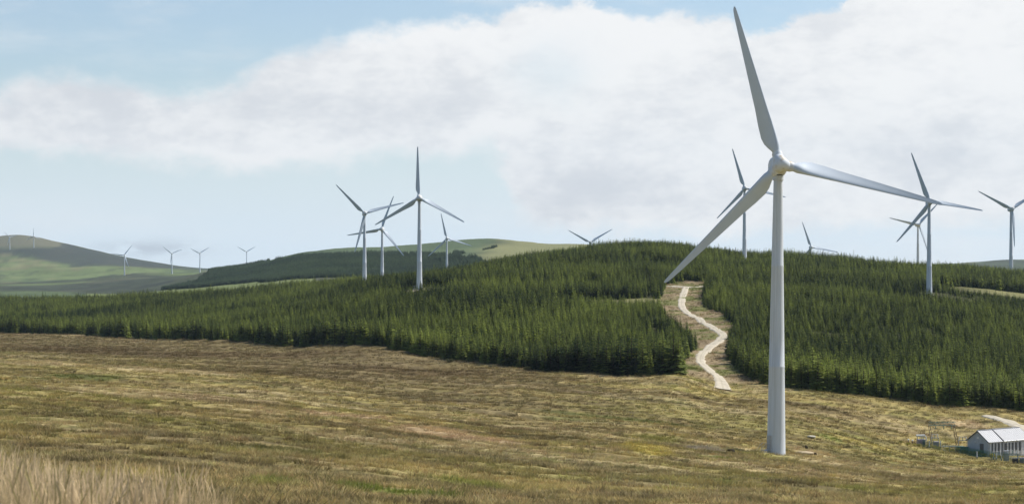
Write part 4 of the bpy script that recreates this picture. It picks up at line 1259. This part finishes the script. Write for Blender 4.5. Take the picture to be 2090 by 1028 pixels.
def blob(u, v, ru, rv, ax, ey):
    a_, e_ = (ax - AU(u)) / ru, (ey - EV(u, v)) / rv
    return (0.0 - (a_ * a_ + e_ * e_)).exp()
n1 = noise3(1 / 150, 1, 1.5, 9, .64) - .5
n2 = noise3(1 / 130, 1, 1.4, 9, .64, 40) - .5
wx, wy = px + n1 * 150, py + n2 * 118
top = curve([(-200, 190), (0, 178), (130, 158), (250, 168), (330, 190), (430, 172), (500, 138), (600, 98), (680, 76), (780, 58), (900, 48), (1000, 34), (1060, 6), (1200, 0), (1240, 26), (1330, 18), (1440, 36), (1500, 45), (1560, 60), (1620, 36), (1700, 2), (1760, -60), (2200, -80)], wx)
bot = curve([(-200, 300), (0, 310), (150, 328), (300, 345), (500, 350), (650, 345), (760, 325), (900, 318), (985, 322), (1015, 345), (1038, 395), (1075, 452), (1200, 478), (1500, 484), (1800, 470), (2090, 470), (2300, 470)], wx)
soft_t = px.step(AU(450), AU(1150)) * -28 + 52
m_top = ((top - wy) / soft_t).step(-.45, .75)
soft_b = (0.0 - ((px - AU(1040)) / 75.0) * ((px - AU(1040)) / 75.0)).exp() * 55.0 + 56.0
m_bot = ((wy - bot) / soft_b).step(-.35, .65)
body = m_top * m_bot
# thin veils: over the blue upper left, the band above the horizon, right end near the ridge
veil = (noise3(1 / 210, .55, 1.9, 6, .6, 80).step(.45, .78)) * .40 * py.step(EV(1045, 330), EV(1045, 150))
low = (noise3(1 / 260, .5, 2.2, 5, .55, 90).step(.42, .80)) * .45 * (1.0 - py.step(EV(1045, 500), EV(1045, 330)))
pale = (1.0 - py.step(EV(1045, 520), EV(1045, 150))) * .80 + .10
wisp = blob(305, 506, 105, 16, px, py + n2 * 20) * noise3(1 / 40, .6, 1.4, 6, .6, 12).step(.30, .60) * .62
gap = blob(1120, 150, 80, 60, wx, wy) * .30
front_half = 1.0 - (px * px).step(AU(2090) ** 2 * 2.2, AU(2090) ** 2 * 9)
pale = pale * front_half
dens = (body * (1.0 - gap)).mx(veil).mx(low) * front_half
# light and dark within the cloud
g = noise3(1 / 230, .6, 1.5, 7, .55, 21).step(.36, .66)
gd = noise3(1 / 75, .8, 1.5, 8, .66, 33).step(.32, .68)
shade = g * .34 + gd * .40 - .04
shade = shade + blob(1220, 395, 190, 55, wx, wy) * .45 + blob(230, 200, 230, 38, wx, wy) * .50 + blob(760, 235, 260, 60, wx, wy) * .35 + blob(930, 190, 80, 60, wx, wy) * .25 + blob(1010, 260, 90, 40, wx, wy) * -.5
shade = shade + blob(1180, 80, 150, 60, wx, wy) * -.45 + blob(1900, 130, 300, 110, wx, wy) * -.12 + blob(1950, 330, 260, 70, wx, wy) * .2 + blob(1330, 250, 160, 50, wx, wy) * .15 + blob(600, 320, 300, 26, wx, wy) * -.35 + blob(820, 60, 160, 40, wx, wy) * -.25
shade = (shade * .95).step(0, 1)
def colmix(f, a, b):
    n = N.new('ShaderNodeMix'); n.data_type = 'RGBA'
    if isinstance(f, S): L.new(f.o, n.inputs[0])
    else: n.inputs[0].default_value = f
    for i, c in ((6, a), (7, b)):
        if isinstance(c, tuple): n.inputs[i].default_value = (*c, 1)
        else: L.new(c, n.inputs[i])
    return n.outputs[2]
cloud = colmix(shade, (.88, .885, .885), (.655, .68, .715))
sky = N.new('ShaderNodeTexSky'); sky.sky_type = 'NISHITA'; sky.sun_disc = False
sky.sun_elevation = SUN_EL; sky.sun_rotation = SUN_AZ; sky.air_density = 1.0; sky.dust_density = .6; sky.ozone_density = 1.5; sky.altitude = 200
bg1 = N.new('ShaderNodeBackground'); L.new(sky.outputs[0], bg1.inputs[0]); bg1.inputs[1].default_value = .115
bg4 = N.new('ShaderNodeBackground'); bg4.inputs[0].default_value = (.70, .82, .93, 1)
msv = N.new('ShaderNodeMixShader'); L.new(pale.o, msv.inputs[0]); L.new(bg1.outputs[0], msv.inputs[1]); L.new(bg4.outputs[0], msv.inputs[2])
bg2 = N.new('ShaderNodeBackground'); L.new(cloud, bg2.inputs[0]); bg2.inputs[1].default_value = 1.0
bg3 = N.new('ShaderNodeBackground'); bg3.inputs[0].default_value = (.42, .47, .54, 1)
ms = N.new('ShaderNodeMixShader'); L.new(dens.o, ms.inputs[0]); L.new(msv.outputs[0], ms.inputs[1]); L.new(bg2.outputs[0], ms.inputs[2])
ms2 = N.new('ShaderNodeMixShader'); L.new(wisp.o, ms2.inputs[0]); L.new(ms.outputs[0], ms2.inputs[1]); L.new(bg3.outputs[0], ms2.inputs[2])
wo = N.new('ShaderNodeOutputWorld'); L.new(ms2.outputs[0], wo.inputs[0])

# ---------------------------------------------------------------- render settings
scene.view_settings.view_transform = 'Standard'
scene.view_settings.look = 'None'
scene.view_settings.exposure = 0.12
scene.view_settings.gamma = 1
scene.cycles.use_denoising = True
scene.cycles.max_bounces = 6; scene.cycles.diffuse_bounces = 2; scene.cycles.glossy_bounces = 2; scene.cycles.transmission_bounces = 3; scene.cycles.volume_bounces = 0
scene.cycles.caustics_reflective = False; scene.cycles.caustics_refractive = False
scene.render.resolution_x = 1024; scene.render.resolution_y = 503
